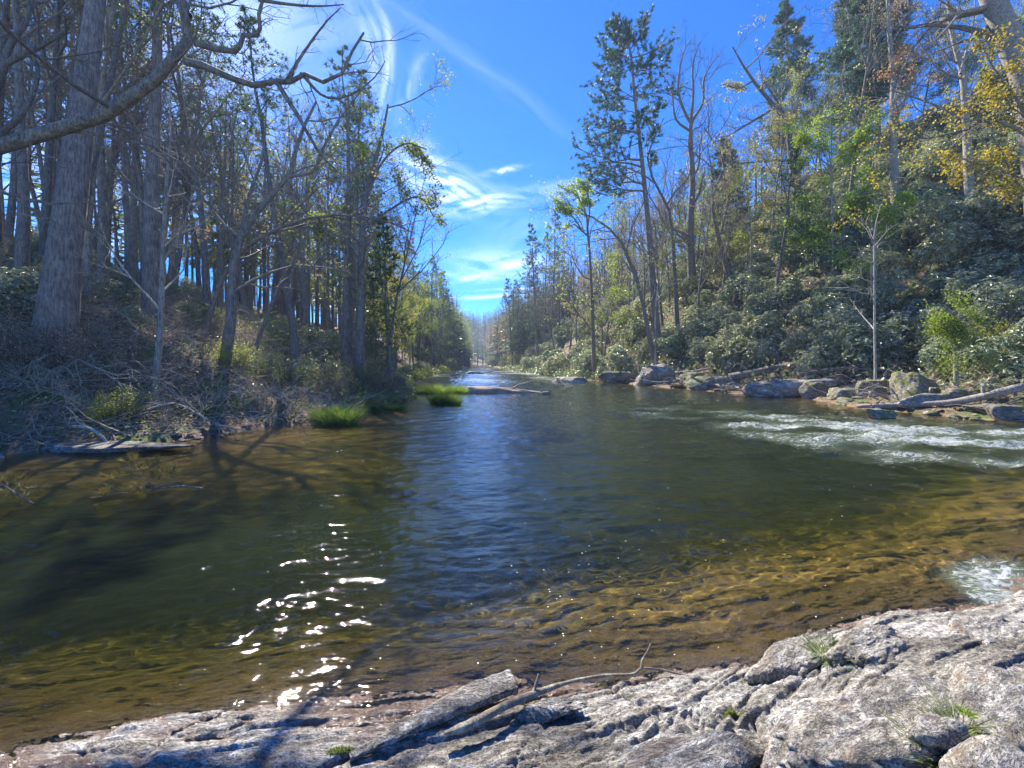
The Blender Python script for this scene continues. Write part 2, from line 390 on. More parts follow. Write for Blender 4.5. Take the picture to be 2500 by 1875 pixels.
def make_clouds():
    PX = np.arange(-700, 1500, 3.6); PY = np.concatenate([np.arange(-500, 0, 8.), np.arange(0, 800, 3.0)])
    X, Y = np.meshgrid(PX, PY); d = cloud_density(X, Y)
    D = np.stack([(X-1250)/F, np.ones_like(X), (885-Y)/F], -1); D /= np.linalg.norm(D, axis=-1, keepdims=True)
    V = (D*1900).reshape(-1, 3)
    ny, nx = X.shape; i = np.arange(nx*ny).reshape(ny, nx)
    q = np.stack([i[:-1, :-1].ravel(), i[:-1, 1:].ravel(), i[1:, 1:].ravel(), i[1:, :-1].ravel()], 1)
    dm = d.ravel()[q].max(1); q = q[dm > .004]
    me = raw_mesh('sky_clouds', V, [q], True, {'cirrus': d})
    m, g, out = new_mat('cirrus')
    a = g.n('ShaderNodeAttribute', attribute_name='cirrus').outputs['Fac']
    tl = g.n('ShaderNodeBsdfTranslucent', {'Color': (.9, .9, .9)}); df = g.n('ShaderNodeBsdfDiffuse', {'Color': (.9, .9, .9)})
    mx = g.n('ShaderNodeAddShader', {0: tl.outputs[0], 1: df.outputs[0]})
    f = g.n('ShaderNodeMixShader', {0: a, 1: g.n('ShaderNodeBsdfTransparent').outputs[0], 2: mx.outputs[0]})
    m.node_tree.links.new(f.outputs[0], out.inputs[0])
    link('sky_clouds', me, m, kind='structure')
make_clouds()
# ------------------------------------------------------------------ plant tool kit
class MB:
    """collects tubes, leaves and blades; slot 0 = first material, slot 1 = second"""
    def __init__(s): s.V = []; s.F = []; s.M = []; s.n = 0
    def add(s, V, Fc, slot=0):
        s.V.append(np.asarray(V, np.float32)); s.F.append(Fc+s.n); s.M.append(np.full(len(Fc), slot, np.int32)); s.n += len(V)
    def tubes(s, P, Rr, k=5, slot=0, cap=False):
        """P (B,m,3) Rr (B,m)"""
        P = np.asarray(P, float); Rr = np.asarray(Rr, float)
        if P.ndim == 2: P = P[None]; Rr = Rr[None]
        B, m, _ = P.shape
        T = np.empty_like(P); T[:, 1:-1] = P[:, 2:]-P[:, :-2]; T[:, 0] = P[:, 1]-P[:, 0]; T[:, -1] = P[:, -1]-P[:, -2]
        T /= np.linalg.norm(T, axis=-1, keepdims=True)+1e-9
        avg = P[:, -1]-P[:, 0]; avg /= np.linalg.norm(avg, axis=-1, keepdims=True)+1e-9
        ref = np.eye(3)[np.argmin(np.abs(avg), axis=1)][:, None, :]
        n1 = np.cross(T, ref); n1 /= np.linalg.norm(n1, axis=-1, keepdims=True)+1e-9
        n2 = np.cross(T, n1)
        a = np.arange(k)*2*np.pi/k
        V = P[:, :, None, :]+Rr[:, :, None, None]*(np.cos(a)[:, None]*n1[:, :, None, :]+np.sin(a)[:, None]*n2[:, :, None, :])
        idx = np.arange(B*m*k).reshape(B, m, k)
        q = np.stack([idx[:, :-1], np.roll(idx, -1, 2)[:, :-1], np.roll(idx, -1, 2)[:, 1:], idx[:, 1:]], -1).reshape(-1, 4)
        s.add(V.reshape(-1, 3), q, slot)
        return V
    def leaves(s, pos, d, nrm, ln, wd, slot=1, fold=.0):
        """one diamond leaf each: base, side, tip, side"""
        d = d/(np.linalg.norm(d, axis=-1, keepdims=True)+1e-9)
        side = np.cross(d, nrm); side /= np.linalg.norm(side, axis=-1, keepdims=True)+1e-9
        up = np.cross(side, d)
        ln = np.broadcast_to(np.asarray(ln, float), (len(pos),))[:, None]; wd = np.broadcast_to(np.asarray(wd, float), (len(pos),))[:, None]
        a = pos; b = pos+d*ln*.5+side*wd*.5+up*wd*fold; c = pos+d*ln-up*ln*.12; e = pos+d*ln*.5-side*wd*.5+up*wd*fold
        V = np.stack([a, b, c, e], 1).reshape(-1, 3)
        s.add(V, np.arange(len(V)).reshape(-1, 4), slot)
    def mesh(s, name, smooth_shade=True):
        me = raw_mesh(name, np.concatenate(s.V), s.F, smooth_shade)
        me.polygons.foreach_set('material_index', np.concatenate(s.M)); me.update()
        return me

def rn(*sh): return rng.normal(size=sh)
def ru(a, b, *sh): return rng.uniform(a, b, size=sh)
def unit(v): return v/(np.linalg.norm(v, axis=-1, keepdims=True)+1e-9)

def grow(start, dirs, length, r0, m=5, wob=.12, up=0.0, tip=.25):
    """vectorised wandering branches"""
    B = len(start); P = np.empty((B, m, 3)); P[:, 0] = start; d = unit(dirs)
    step = (np.asarray(length)/(m-1))[:, None]
    for i in range(1, m):
        d = unit(d+wob*rn(B, 3)+np.array([0, 0, up]))
        P[:, i] = P[:, i-1]+d*step
    t = np.linspace(0, 1, m)[None]
    Rr = np.asarray(r0)[:, None]*(1-(1-tip)*t)
    return P, Rr
def children(P, Rr, n, t0=.25, t1=1.0, ang=.8, sd=.2, lenf=.5, taper=.5, m=4, wob=.15, up=.05, rf=.55, flat=0.0, tip=.3, minlen=.05):
    B, mm, _ = P.shape
    t = (np.arange(n)[None]+ru(0, 1, B, n))/n*(t1-t0)+t0
    f = t*(mm-1); i = np.minimum(f.astype(int), mm-2); fr = f-i
    bi = np.arange(B)[:, None]
    a = P[bi, i]; b = P[bi, i+1]; pos = a+(b-a)*fr[..., None]; T = unit(b-a)
    rr = Rr[bi, i]*(1-fr)+Rr[bi, i+1]*fr
    L = np.linalg.norm(np.diff(P, axis=1), axis=-1).sum(1)[:, None]
    x = rn(B, n, 3); x[..., 2] *= (1-flat)
    perp = unit(x-(x*T).sum(-1, keepdims=True)*T)
    an = ang+sd*rn(B, n)
    d = np.cos(an)[..., None]*T+np.sin(an)[..., None]*perp
    ln = np.maximum(L*lenf*(1-taper*t)*ru(.6, 1.3, B, n), minlen)
    r0 = np.minimum(rr*.8, np.maximum(rr*rf, ln*.012))
    return grow(pos.reshape(-1, 3), d.reshape(-1, 3), ln.ravel(), r0.ravel(), m, wob, up, tip)
def spine_resample(pts, n):
    pts = np.asarray(pts, float); s = np.concatenate([[0], np.cumsum(np.linalg.norm(np.diff(pts, axis=0), axis=1))]); s /= s[-1]
    # smooth through the points (Catmull-Rom)
    t = np.linspace(0, 1, n); out = np.empty((n, 3))
    P = np.vstack([2*pts[0]-pts[1], pts, 2*pts[-1]-pts[-2]])
    for k, tt in enumerate(t):
        i = min(np.searchsorted(s, tt, side='right')-1, len(pts)-2); u = (tt-s[i])/(s[i+1]-s[i]+1e-9)
        a, b, c, d = P[i], P[i+1], P[i+2], P[i+3]
        out[k] = .5*((2*b)+(c-a)*u+(2*a-5*b+4*c-d)*u*u+(3*b-a-3*c+d)*u**3)
    return out

# ------------------------------------------------------------------ plant materials
def mat_bark(name, dark, light, scale=1.0, lich=0.0, vert=True):
    m, g, out = new_mat(name)
    pos = g.n('ShaderNodeTexCoord').outputs['Object']
    mp = g.n('ShaderNodeMapping', {'Vector': pos, 'Scale': (1, 1, .10 if vert else 1)}).outputs[0]
    mp = g.v('ADD', mp, g.v('SCALE', g.noise(mp, 6*scale, 3, out=1), sc=.06))
    n = g.m('ADD', g.m('MULTIPLY', g.noise(mp, 26*scale, 5, .7, .6), .75), g.m('MULTIPLY', g.noise(pos, 4*scale, 3, .6), .25))
    c = g.mix(g.sstep(n, .38, .62), dark, light)
    if lich: c = g.mix(g.m('MULTIPLY', g.sstep(g.noise(pos, 5*scale, 5, .7), .52, .6), lich), c, (.34, .38, .30))
    rnd = g.n('ShaderNodeObjectInfo').outputs['Random']
    c = g.mix(1.0, c, g.ramp(rnd, [(0, (.75, .72, .72)), (1, (1.25, 1.2, 1.12))]), 'MULTIPLY')
    b = g.n('ShaderNodeBump', {'Strength': 1.0, 'Distance': .035/scale, 'Height': n})
    p = g.n('ShaderNodeBsdfPrincipled', {'Base Color': c, 'Roughness': .85, 'Normal': b.outputs[0]})
    m.node_tree.links.new(p.outputs[0], out.inputs[0]); return m
def mat_leaf(name, a, b, rough=.5, trans=.35, scale=3.0, spec=.5, vary=.18, third=None):
    m, g, out = new_mat(name)
    pos = g.n('ShaderNodeTexCoord').outputs['Object']
    rnd = g.n('ShaderNodeObjectInfo').outputs['Random']
    n = g.noise(g.v('ADD', pos, g.comb(g.m('MULTIPLY', rnd, 31.0), 0.0, 0.0)), scale, 2, .6)
    isl = g.n('ShaderNodeNewGeometry').outputs['Random Per Island']
    f = g.m('ADD', g.m('MULTIPLY', g.sstep(n, .35, .65), .45), g.m('MULTIPLY', isl, .55))
    c = g.mix(f, a, b)
    if third: c = g.mix(g.m('GREATER_THAN', isl, .86), c, third)
    c = g.mix(1.0, c, g.ramp(rnd, [(0, (1-vary, 1-vary*.6, 1-vary)), (.5, (1, 1, 1)), (1, (1+vary*1.2, 1+vary*.8, 1))]), 'MULTIPLY')
    p = g.n('ShaderNodeBsdfPrincipled', {'Base Color': c, 'Roughness': rough, 'Specular IOR Level': spec})
    tl = g.n('ShaderNodeBsdfTranslucent', {'Color': g.mix(1.0, c, (1.35, 1.4, .95), 'MULTIPLY')})
    mx = g.n('ShaderNodeMixShader', {0: trans, 1: p.outputs[0], 2: tl.outputs[0]})
    m.node_tree.links.new(mx.outputs[0], out.inputs[0]); return m

B_pine = mat_bark('pine_bark', (.13, .11, .10), (.36, .31, .28), 1.0)
B_dark = mat_bark('dark_bark', (.085, .075, .070), (.26, .23, .21), 1.2, .15)
B_grey = mat_bark('grey_bark', (.12, .11, .10), (.34, .31, .28), 1.2, .35)
B_pale = mat_bark('pale_bark', (.20, .185, .16), (.46, .44, .40), 1.5, .2)
B_lich = mat_bark('lichen_bark', (.06, .055, .05), (.21, .19, .175), 1.1, .30)
B_twig = mat_bark('twig_bark', (.10, .082, .070), (.30, .25, .21), 1.0)
B_dead = mat_bark('dead_wood', (.18, .15, .12), (.52, .45, .37), 1.5, .0)
L_pine = mat_leaf('pine_needles', (.05, .095, .045), (.16, .24, .10), .5, .25, .8)
L_pine2 = mat_leaf('pine_needles_blue', (.038, .085, .062), (.12, .20, .12), .5, .25, .8)
L_hem = mat_leaf('hemlock_needles', (.05, .09, .03), (.17, .23, .08), .5, .3, .8)
L_rho = mat_leaf('rhododendron_leaves', (.13, .165, .115), (.38, .42, .32), .36, .30, 1.2, 1.0, .28, (.62, .63, .52))
L_rho2 = mat_leaf('laurel_leaves', (.15, .175, .085), (.40, .42, .25), .38, .2, 1.2, .7)
L_yg = mat_leaf('young_leaves', (.14, .19, .03), (.33, .36, .08), .5, .5, 1.5)
L_lime = mat_leaf('lime_leaves', (.15, .23, .03), (.33, .42, .08), .5, .5, 1.5)
L_gold = mat_leaf('gold_leaves', (.24, .18, .03), (.48, .36, .07), .5, .5, 1.5, third=(.22, .26, .03))
L_rust = mat_leaf('rust_buds', (.30, .16, .09), (.50, .30, .18), .6, .4, 1.2, third=(.34, .30, .12))
L_olive = mat_leaf('olive_buds', (.22, .20, .10), (.46, .42, .22), .6, .45, 1.2)
L_brown = mat_leaf('dead_leaves', (.28, .19, .12), (.56, .43, .31), .7, .3, 2)
L_grass = mat_leaf('grass_blades', (.07, .14, .025), (.24, .36, .08), .5, .5, 2.5, third=(.30, .27, .12))
L_grass2 = mat_leaf('dull_grass', (.09, .13, .03), (.24, .28, .08), .5, .4, 2.0)

# ------------------------------------------------------------------ tree prototypes: each is (trunk mesh, crown mesh)
def needles(mb, tips, dirs, k=12, ln=.24, wd=.034, spread=.75, slot=1):
    N = len(tips); base = np.repeat(tips, k, 0)
    d = unit(np.repeat(unit(dirs), k, 0)+spread*rn(N*k, 3)+np.array([0, 0, .12]))
    L = ln*ru(.7, 1.25, N*k); sd = unit(np.cross(d, rn(N*k, 3)))*wd*.5
    V = np.stack([base-sd, base+sd, base+d*L[:, None]], 1).reshape(-1, 3)
    mb.add(V, np.arange(len(V)).reshape(-1, 3), slot)

def trunk_radii(n, r0, r1, flare=.35):
    t = np.linspace(0, 1, n); return (r0*(1-t)**.9+r1*t**.5)*(1+flare*np.exp(-t*n*.55))
def pine_parts(spine, r0, Lb, h0, nb, droop=-.05, tuft=12, ln=.24, dead=14, custom=None, sub=8, wd=.034, sparse=1.0):
    """spine (n,3). returns trunk MB, crown MB"""
    tr, cr = MB(), MB(); n = len(spine)
    Rt = trunk_radii(n, r0, r0*.12); tr.tubes(spine, Rt, 10)
    H = spine[-1][2]-spine[0][2]
    if custom is None:
        h = h0+(1-h0)*((np.arange(nb)+ru(0, 1, nb))/nb); f = h*(n-1); i = np.minimum(f.astype(int), n-2)
        pos = spine[i]+(spine[i+1]-spine[i])*(f-i)[:, None]
        rel = (h-h0)/(1-h0)
        L = Lb*(np.minimum(1, .55+rel*2.2)*(1-rel**1.6)+.10)*ru(.55, 1.15, nb)
        az = ru(0, 2*np.pi, nb); el = droop+.55*rel**1.5+.12*rn(nb)
        d = np.stack([np.cos(az)*np.cos(el), np.sin(az)*np.cos(el), np.sin(el)], 1)
        P, Rr = grow(pos, d, L, np.maximum(.012, r0*.16*(1-rel*.7)), 6, .09, .035, .25)
    else: P, Rr = custom
    cr.tubes(P, Rr, 4)
    P2, R2 = children(P, Rr, sub, .22, 1.0, .85, .2, .42, .45, 4, .14, .05, .5, .5)
    cr.tubes(P2, R2, 3)
    # tufts along the outer part of the branchlets and at their tips
    tips = [P2[:, -1], P2[:, 2], P2[:, 1]*.5+P2[:, 2]*.5, P[:, -1], P[:, 4]]; dirs = [P2[:, -1]-P2[:, -2]]*1+[P2[:, 2]-P2[:, 1]]*2+[P[:, -1]-P[:, -2]]*2
    tips = np.concatenate(tips); dirs = np.concatenate(dirs)
    tips = np.vstack([tips, spine[-1:], spine[-1:]-(0, 0, .3)]); dirs = np.vstack([dirs, [[0, 0, 1]]*2])
    if sparse < 1: kp = ru(0, 1, len(tips)) < sparse; tips, dirs = tips[kp], dirs[kp]
    needles(cr, tips, dirs, tuft, ln, wd)
    if dead:
        h = ru(.12, max(h0, .2), dead); f = h*(n-1); i = f.astype(int); pos = spine[i]+(spine[i+1]-spine[i])*(f-i)[:, None]
        az = ru(0, 6.28, dead); d = np.stack([np.cos(az), np.sin(az), ru(-.25, .25, dead)], 1)
        D, DR = grow(pos, d, ru(.6, 2.4, dead), np.full(dead, .022), 4, .15, -.03)
        cr.tubes(D, DR, 3)
        D2, DR2 = children(D, DR, 3, .3, 1, .9, .2, .4, .3, 3, .2, 0); cr.tubes(D2, DR2, 3)
    return tr, cr
def straight_spine(H, lean=.3, wob=.10, n=12):
    z = np.linspace(0, H, n); a = ru(0, 6.28)
    x = lean*(z/H)**1.5*math.cos(a)*H*.1+np.cumsum(rn(n))*wob*.5; y = lean*(z/H)**1.5*math.sin(a)*H*.1+np.cumsum(rn(n))*wob*.5
    x -= x[0]; y -= y[0]; return np.stack([x, y, z], 1)
def broad_parts(spines, levels, leaf=None, twig_k=3):
    """spines: list of (pts, r0, r1). levels: list of child dicts. leaf: dict(n,size,spread)"""
    tr, cr = MB(), MB(); n = 12; allP, allR = [], []
    for pts, r0, r1 in spines:
        S = spine_resample(pts, n); S = S+np.cumsum(rn(n, 3)*.012*r0*8, 0)*.5
        Rt = np.linspace(r0, r1, n); 
        if pts is spines[0][0]: Rt = trunk_radii(n, r0, r1, .3)
        tr.tubes(S, Rt, 9); allP.append(S); allR.append(Rt)
    P, Rr = np.stack(allP), np.stack(allR)
    tipsP = None
    for j, lv in enumerate(levels):
        P, Rr = children(P, Rr, **lv)
        (tr if j == 0 and lv.get('rf', 0) > .45 and len(levels) > 2 else cr).tubes(P, Rr, 5 if j == 0 else (4 if j == 1 else twig_k))
        if j >= len(levels)-2: tipsP = P if tipsP is None else tipsP
    if leaf:
        k = leaf['n']; m = P.shape[1]
        tt = rng.integers(1, m, (len(P), k)); bi = np.arange(len(P))[:, None]
        pos = P[bi, tt].reshape(-1, 3)+rn(len(P)*k, 3)*leaf['spread']
        if leaf.get('keep', 1) < 1:
            # leaves come in clumps
            q = perlin(pos[:, 0]*.8+pos[:, 2]*.5, pos[:, 1]*.8-pos[:, 2]*.6, 99)
            pos = pos[q > np.quantile(q, 1-leaf['keep'])]
        d = rn(len(pos), 3)+np.array([0, 0, -.2]); nr = rn(len(pos), 3)*.6+np.array([0, 0, 1])
        s = leaf['size']*ru(.6, 1.3, len(pos)); cr.leaves(pos, d, nr, s, s*leaf.get('asp', .6))
    return tr, cr
def deciduous(H, r, nb=11, leaf=None, up=.10, lean=.5, t0=.35, spread=.75, fine=5, lf=.42):
    sp = straight_spine(H, lean, .14, 8)
    return broad_parts([(sp, r, r*.12)], [
        dict(n=nb, t0=t0, t1=.98, ang=spread, sd=.2, lenf=lf, taper=.55, m=6, wob=.16, up=up, rf=.5),
        dict(n=6, t0=.2, t1=1, ang=.65, sd=.2, lenf=.5, taper=.4, m=5, wob=.2, up=.06, rf=.55),
        dict(n=5, t0=.15, t1=1, ang=.6, sd=.25, lenf=.5, taper=.3, m=4, wob=.2, up=.04, rf=.55),
        dict(n=fine, t0=.1, t1=1, ang=.6, sd=.25, lenf=.5, taper=.2, m=3, wob=.2, up=.02, rf=.6)], leaf)

def place(name, parts, mats, loc, rz=0, sc=1.0, label=None, cat='tree', group=None, part_names=('trunk', 'crown'), tilt=(0, 0)):
    root = bpy.data.objects.new(name, None); C.objects.link(root); root.empty_display_size = .3
    root.location = loc; root.rotation_euler = (tilt[0], tilt[1], rz); root.scale = (sc, sc, sc) if np.isscalar(sc) else sc
    if label: tag(root, label, cat, group)
    for nm, me, mt in zip(part_names, parts, mats):
        if me is None: continue
        o = bpy.data.objects.new(nm, me); C.objects.link(o); o.parent = root
        if not me.materials:
            for q in mt: me.materials.append(q)
        for k, q in enumerate(mt):
            if me.materials[k] != q: o.material_slots[k].link = 'OBJECT'; o.material_slots[k].material = q
    return root
def proto(fn, name='tree'):
    a, b = fn(); return (a.mesh(name+'_trunk'), b.mesh(name+'_crown', False) if b.n else None)

B_drift = mat_bark('drift_wood', (.20, .155, .115), (.56, .47, .38), .7, .0, False)
# ------------------------------------------------------------------ prototypes
def gz(x, y): return float(ground_z(x, y))
def shift(mb, base):
    mb.V = [v-np.asarray(base, np.float32) for v in mb.V]; return mb
PINE_A = proto(lambda: pine_parts(straight_spine(24, .6, .12, 14), .24, 3.4, .42, 62), 'tall_pine')
PINE_B = proto(lambda: pine_parts(straight_spine(21, .4, .10, 14), .22, 3.3, .22, 84, -.1), 'full_pine')
PINE_C = proto(lambda: pine_parts(straight_spine(23, .9, .14, 14), .19, 2.6, .60, 42, .0, dead=40, sparse=.6), 'bare_pine')
PINE_D = proto(lambda: pine_parts(straight_spine(17, .5, .08, 12), .17, 2.6, .30, 56, -.05), 'small_pine')
HEMLOCK = proto(lambda: pine_parts(straight_spine(13, .3, .06, 12), .15, 2.6, .08, 110, -.22, tuft=9, ln=.15, wd=.05, dead=0), 'hemlock')
lfbud = dict(n=2, size=.075, spread=.10, keep=.55, asp=.7)
lfbig = dict(n=6, size=.15, spread=.18, keep=.7, asp=.75)
lfmid = dict(n=3, size=.11, spread=.14, keep=.6, asp=.75)
DEC_A = proto(lambda: deciduous(21, .17, 11, lfbud, .12, .5, .42), 'slender_tree')
DEC_B = proto(lambda: deciduous(17, .15, 12, lfbud, .10, 1.2, .30, .85), 'spreading_tree')
DEC_C = proto(lambda: deciduous(19, .13, 9, lfmid, .12, 1.6, .40, .6), 'leaning_tree')
DEC_D = proto(lambda: deciduous(15, .14, 13, lfbig, .08, .8, .25, .95, fine=4), 'leafy_tree')
DEC_E = proto(lambda: deciduous(13, .10, 10, lfmid, .10, 2.2, .30, .8), 'young_tree')
SAP_A = proto(lambda: deciduous(6, .05, 9, lfmid, .06, 2.0, .2, 1.0, fine=3, lf=.5), 'sapling')
SAP_B = proto(lambda: deciduous(4.2, .035, 9, None, .02, 3.0, .15, 1.1, fine=3, lf=.6), 'bare_sapling')

def shrub_parts(rad, ht, nwh, per, ln, wd, nst=9, nblob=10, upb=.5):
    st, cr = MB(), MB()
    ang = ru(0, 6.28, nblob); rr = rad*np.sqrt(ru(0, 1, nblob))*.72; bz = ht*ru(.25, .72, nblob)
    bc = np.stack([np.cos(ang)*rr, np.sin(ang)*rr, bz], 1); br = rad*ru(.34, .55, nblob)
    # stems reach each blob
    b0 = np.stack([.25*rad*rn(nblob), .25*rad*rn(nblob), np.full(nblob, -.25)], 1)
    Ps = np.stack([b0+(bc-b0)*t+.08*rn(nblob, 3)*(t > 0)*(1) for t in np.linspace(0, 1, 5)], 1)
    st.tubes(Ps, np.linspace(.045, .018, 5)[None].repeat(nblob, 0), 5)
    P2, R2 = children(Ps, np.linspace(.045, .018, 5)[None].repeat(nblob, 0), 6, .35, 1, .7, .3, .45, .2, 4, .2, .05); st.tubes(P2, R2, 3)
    which = rng.integers(0, nblob, nwh); d = unit(rn(nwh, 3)+np.array([0, 0, upb]))
    pos = bc[which]+d*br[which][:, None]*ru(.55, 1.05, nwh)[:, None]**.5
    pos[:, 2] = np.maximum(pos[:, 2]*1.0, .05)
    # leaves in whorls
    c = np.repeat(pos, per, 0); ax = np.repeat(unit(d+np.array([0, 0, .7])+.3*rn(nwh, 3)), per, 0)
    x = rn(nwh*per, 3); perp = unit(x-(x*ax).sum(-1, keepdims=True)*ax)
    ld = unit(perp+ax*ru(-.25, .6, nwh*per)[:, None]); l = ln*ru(.7, 1.25, nwh*per)
    cr.leaves(c, ld, ax, l, wd*l/ln, 0, .18)
    return st, cr
def proto2(fn, name):
    a, b = fn(); return (a.mesh(name+'_stem'), b.mesh(name+'_foliage', False))
RHO = [proto2(lambda: shrub_parts(1.9, 2.8, q, 7, l, l*.36, 14, nb_), 'rhododendron') for q, l, nb_ in ((900, .19, 10), (700, .23, 7), (1100, .15, 14), (560, .20, 9))]
LAUREL = [proto2(lambda: shrub_parts(1.3, 1.8, 620, 6, .12, .05), 'laurel') for _ in range(2)]

# ------------------------------------------------------------------ traced trees: points are (photo x, photo y, depth in metres)
def W3(p): px, py, Y = p; return ((px-1250)/F*Y, Y, HC+(885-py)/F*Y)
def hero(name, spines, levels, mats, label, cat='tree', leaf=None, group=None, twig_k=3, root=True):
    """spines: [(pts, r0, r1)], first is the trunk and its base is set on the ground"""
    S = []
    for j, (pts, r0, r1) in enumerate(spines):
        w = [W3(p) for p in pts]
        if j == 0 and root:
            x, y, _ = w[0]; w[0] = (x, y, min(w[0][2], gz(x, y)-.15))
        S.append((w, r0, r1))
    base = np.array(S[0][0][0])
    tr, cr = broad_parts([(np.array(w), a, b) for w, a, b in S], levels, leaf, twig_k)
    shift(tr, base); shift(cr, base)
    return place(name, (tr.mesh(name+'_trunk'), cr.mesh(name+'_crown', False)), mats, base, 0, 1, label, cat, group)
def hero_pine(name, pts, r0, mats, label, Lb=3.4, h0=.45, nb=60, tips=None, dead=14, **kw):
    w = [W3(p) for p in pts]; x, y, _ = w[0]; w[0] = (x, y, min(w[0][2], gz(x, y)-.15))
    sp = spine_resample(w, 18); custom = None
    if tips:
        st, en = [], []
        for tx, ty, dy, ddepth in tips:
            e = np.array(W3((tx, ty, pts[-1][2]+ddepth))); k = np.interp(e[2]-dy, sp[:, 2], np.arange(18)); i = min(int(k), 16)
            st.append(sp[i]+(sp[i+1]-sp[i])*(k-i)); en.append(e)
        st, en = np.array(st), np.array(en); t = np.linspace(0, 1, 6)[None, :, None]
        P = st[:, None]+(en-st)[:, None]*t; P[:, 1:-1] += rn(len(st), 4, 3)*.12; P[..., 2] -= np.sin(t[..., 0]*np.pi)*.25
        L = np.linalg.norm(en-st, axis=1); custom = (P, np.maximum(.03, L*.016)[:, None]*(1-.75*t[..., 0]))
    tr, cr = pine_parts(sp, r0, Lb, h0, nb, custom=custom, dead=dead, **kw)
    base = np.array(w[0]); shift(tr, base); shift(cr, base)
    return place(name, (tr.mesh(name+'_trunk'), cr.mesh(name+'_crown', False)), mats, base, 0, 1, label)

LV = lambda a, b, c, d=None, up=.05: [dict(n=a, t0=.25, t1=1, ang=.8, sd=.25, lenf=.38, taper=.4, m=6, wob=.2, up=up, rf=.42),
      dict(n=b, t0=.15, t1=1, ang=.75, sd=.25, lenf=.5, taper=.3, m=5, wob=.24, up=.03, rf=.55),
      dict(n=c, t0=.1, t1=1, ang=.7, sd=.25, lenf=.5, taper=.2, m=4, wob=.24, up=.02, rf=.6)]+([dict(n=d, t0=.1, t1=1, ang=.7, sd=.3, lenf=.5, taper=.2, m=3, wob=.2, up=0, rf=.6)] if d else [])

# left bank
hero_pine('pine_tree', [(128, 790, 12), (165, 560, 12.2), (205, 250, 12.6), (235, 0, 13), (275, -350, 13.6), (300, -700, 14)], .40,
          [[B_pine], [B_pine, L_pine]], 'massive rough-barked pine trunk leaning slightly right above the left bank', 4.5, .72, 46, dead=22)
hero_pine('pine_tree', [(372, 720, 17), (372, 450, 17.2), (383, 150, 17.5), (388, -100, 17.8), (392, -420, 18)], .30,
          [[B_pine], [B_pine, L_pine]], 'second thickest straight pine trunk, just right of the massive leaning pine', 4.0, .58, 52, dead=40)
hero_pine('pine_tree', [(842, 905, 23), (846, 700, 23), (852, 480, 23.2), (850, 350, 23.4), (850, 225, 23.6)], .24,
          [[B_dark], [B_dark, L_pine]], 'slim pine at the left river edge, left one of the pair behind the twiggy bushes', 3.0, .35, 46, sparse=.42)
hero('broadleaf_tree', [([(872, 915, 22), (880, 760, 22), (882, 640, 22.2), (893, 490, 22.5), (935, 320, 23), (948, 255, 23)], .24, .05),
      ([(893, 490, 22.5), (930, 400, 22.3), (985, 350, 22), (1040, 365, 22)], .08, .03), ([(885, 560, 22.2), (940, 520, 22), (1020, 480, 21.5), (1060, 530, 21.5)], .08, .03),
      ([(884, 600, 22.1), (820, 540, 22), (740, 555, 21.7)], .07, .03)],
     LV(7, 5, 5, 3, .03), [[B_dark], [B_dark, L_yg]], 'slim tree with pale green spring leaves hanging out over the river, at the left edge', leaf=dict(n=5, size=.13, spread=.16, keep=.5, asp=.75))
hero('broadleaf_tree', [([(-260, 640, 8.0), (-120, 430, 8.4), (0, 372, 9), (110, 325, 9.1), (235, 292, 9.2), (350, 215, 9.2), (440, 165, 9.2), (466, 115, 9.2), (458, 40, 9.3), (448, -40, 9.4), (470, -160, 9.5)], .20, .06),
      ([(455, 150, 9.2), (500, 160, 9.1), (560, 187, 9.0), (640, 210, 8.9), (680, 195, 8.9), (700, 208, 8.9), (735, 176, 8.8), (780, 200, 8.7), (830, 190, 8.7), (858, 130, 8.6), (890, 80, 8.6)], .085, .022),
      ([(478, 105, 9.2), (530, 120, 9.1), (583, 124, 9.0), (590, 88, 9.0), (635, 84, 9.0), (632, 40, 9.0), (650, -20, 9.0)], .07, .03),
      ([(676, 200, 8.9), (720, 270, 8.9), (760, 340, 8.8), (790, 385, 8.8), (850, 440, 8.7)], .055, .012),
      ([(458, 40, 9.3), (440, 10, 9.4), (420, -60, 9.5)], .10, .05), ([(632, 0, 9), (700, 10, 8.9), (780, 16, 8.8), (840, 12, 8.8)], .04, .01),
      ([(695, 205, 8.9), (740, 130, 8.8), (790, 60, 8.7), (830, 20, 8.7)], .04, .01), ([(735, 180, 8.8), (790, 235, 8.7), (850, 235, 8.7), (915, 190, 8.6), (940, 150, 8.6)], .035, .008)],
     [dict(n=9, t0=.35, t1=1, ang=.8, sd=.25, lenf=.30, taper=.35, m=6, wob=.22, up=.08, rf=.26),
      dict(n=4, t0=.15, t1=1, ang=.75, sd=.25, lenf=.5, taper=.3, m=5, wob=.24, up=.03, rf=.55),
      dict(n=5, t0=.1, t1=1, ang=.7, sd=.25, lenf=.5, taper=.2, m=4, wob=.24, up=.02, rf=.6)],
     [[B_lich], [B_dark]], 'lichen-covered tree leaning in from the left edge, forked bare limbs crossing the sky', twig_k=3, root=True)
hero('broadleaf_tree', [([(-60, 700, 11), (-30, 350, 11), (10, 150, 11.2), (70, 125, 11.3), (115, 95, 11.4), (150, 78, 11.5)], .16, .05),
      ([(10, 150, 11.2), (30, 100, 11.2), (70, 40, 11.3), (90, -60, 11.4)], .08, .04), ([(0, 330, 11), (60, 270, 11), (95, 180, 11.1), (70, 90, 11.2)], .08, .03)],
     LV(6, 5, 5), [[B_dark], [B_dark]], 'dark bare tree with curling limbs at the top left corner')
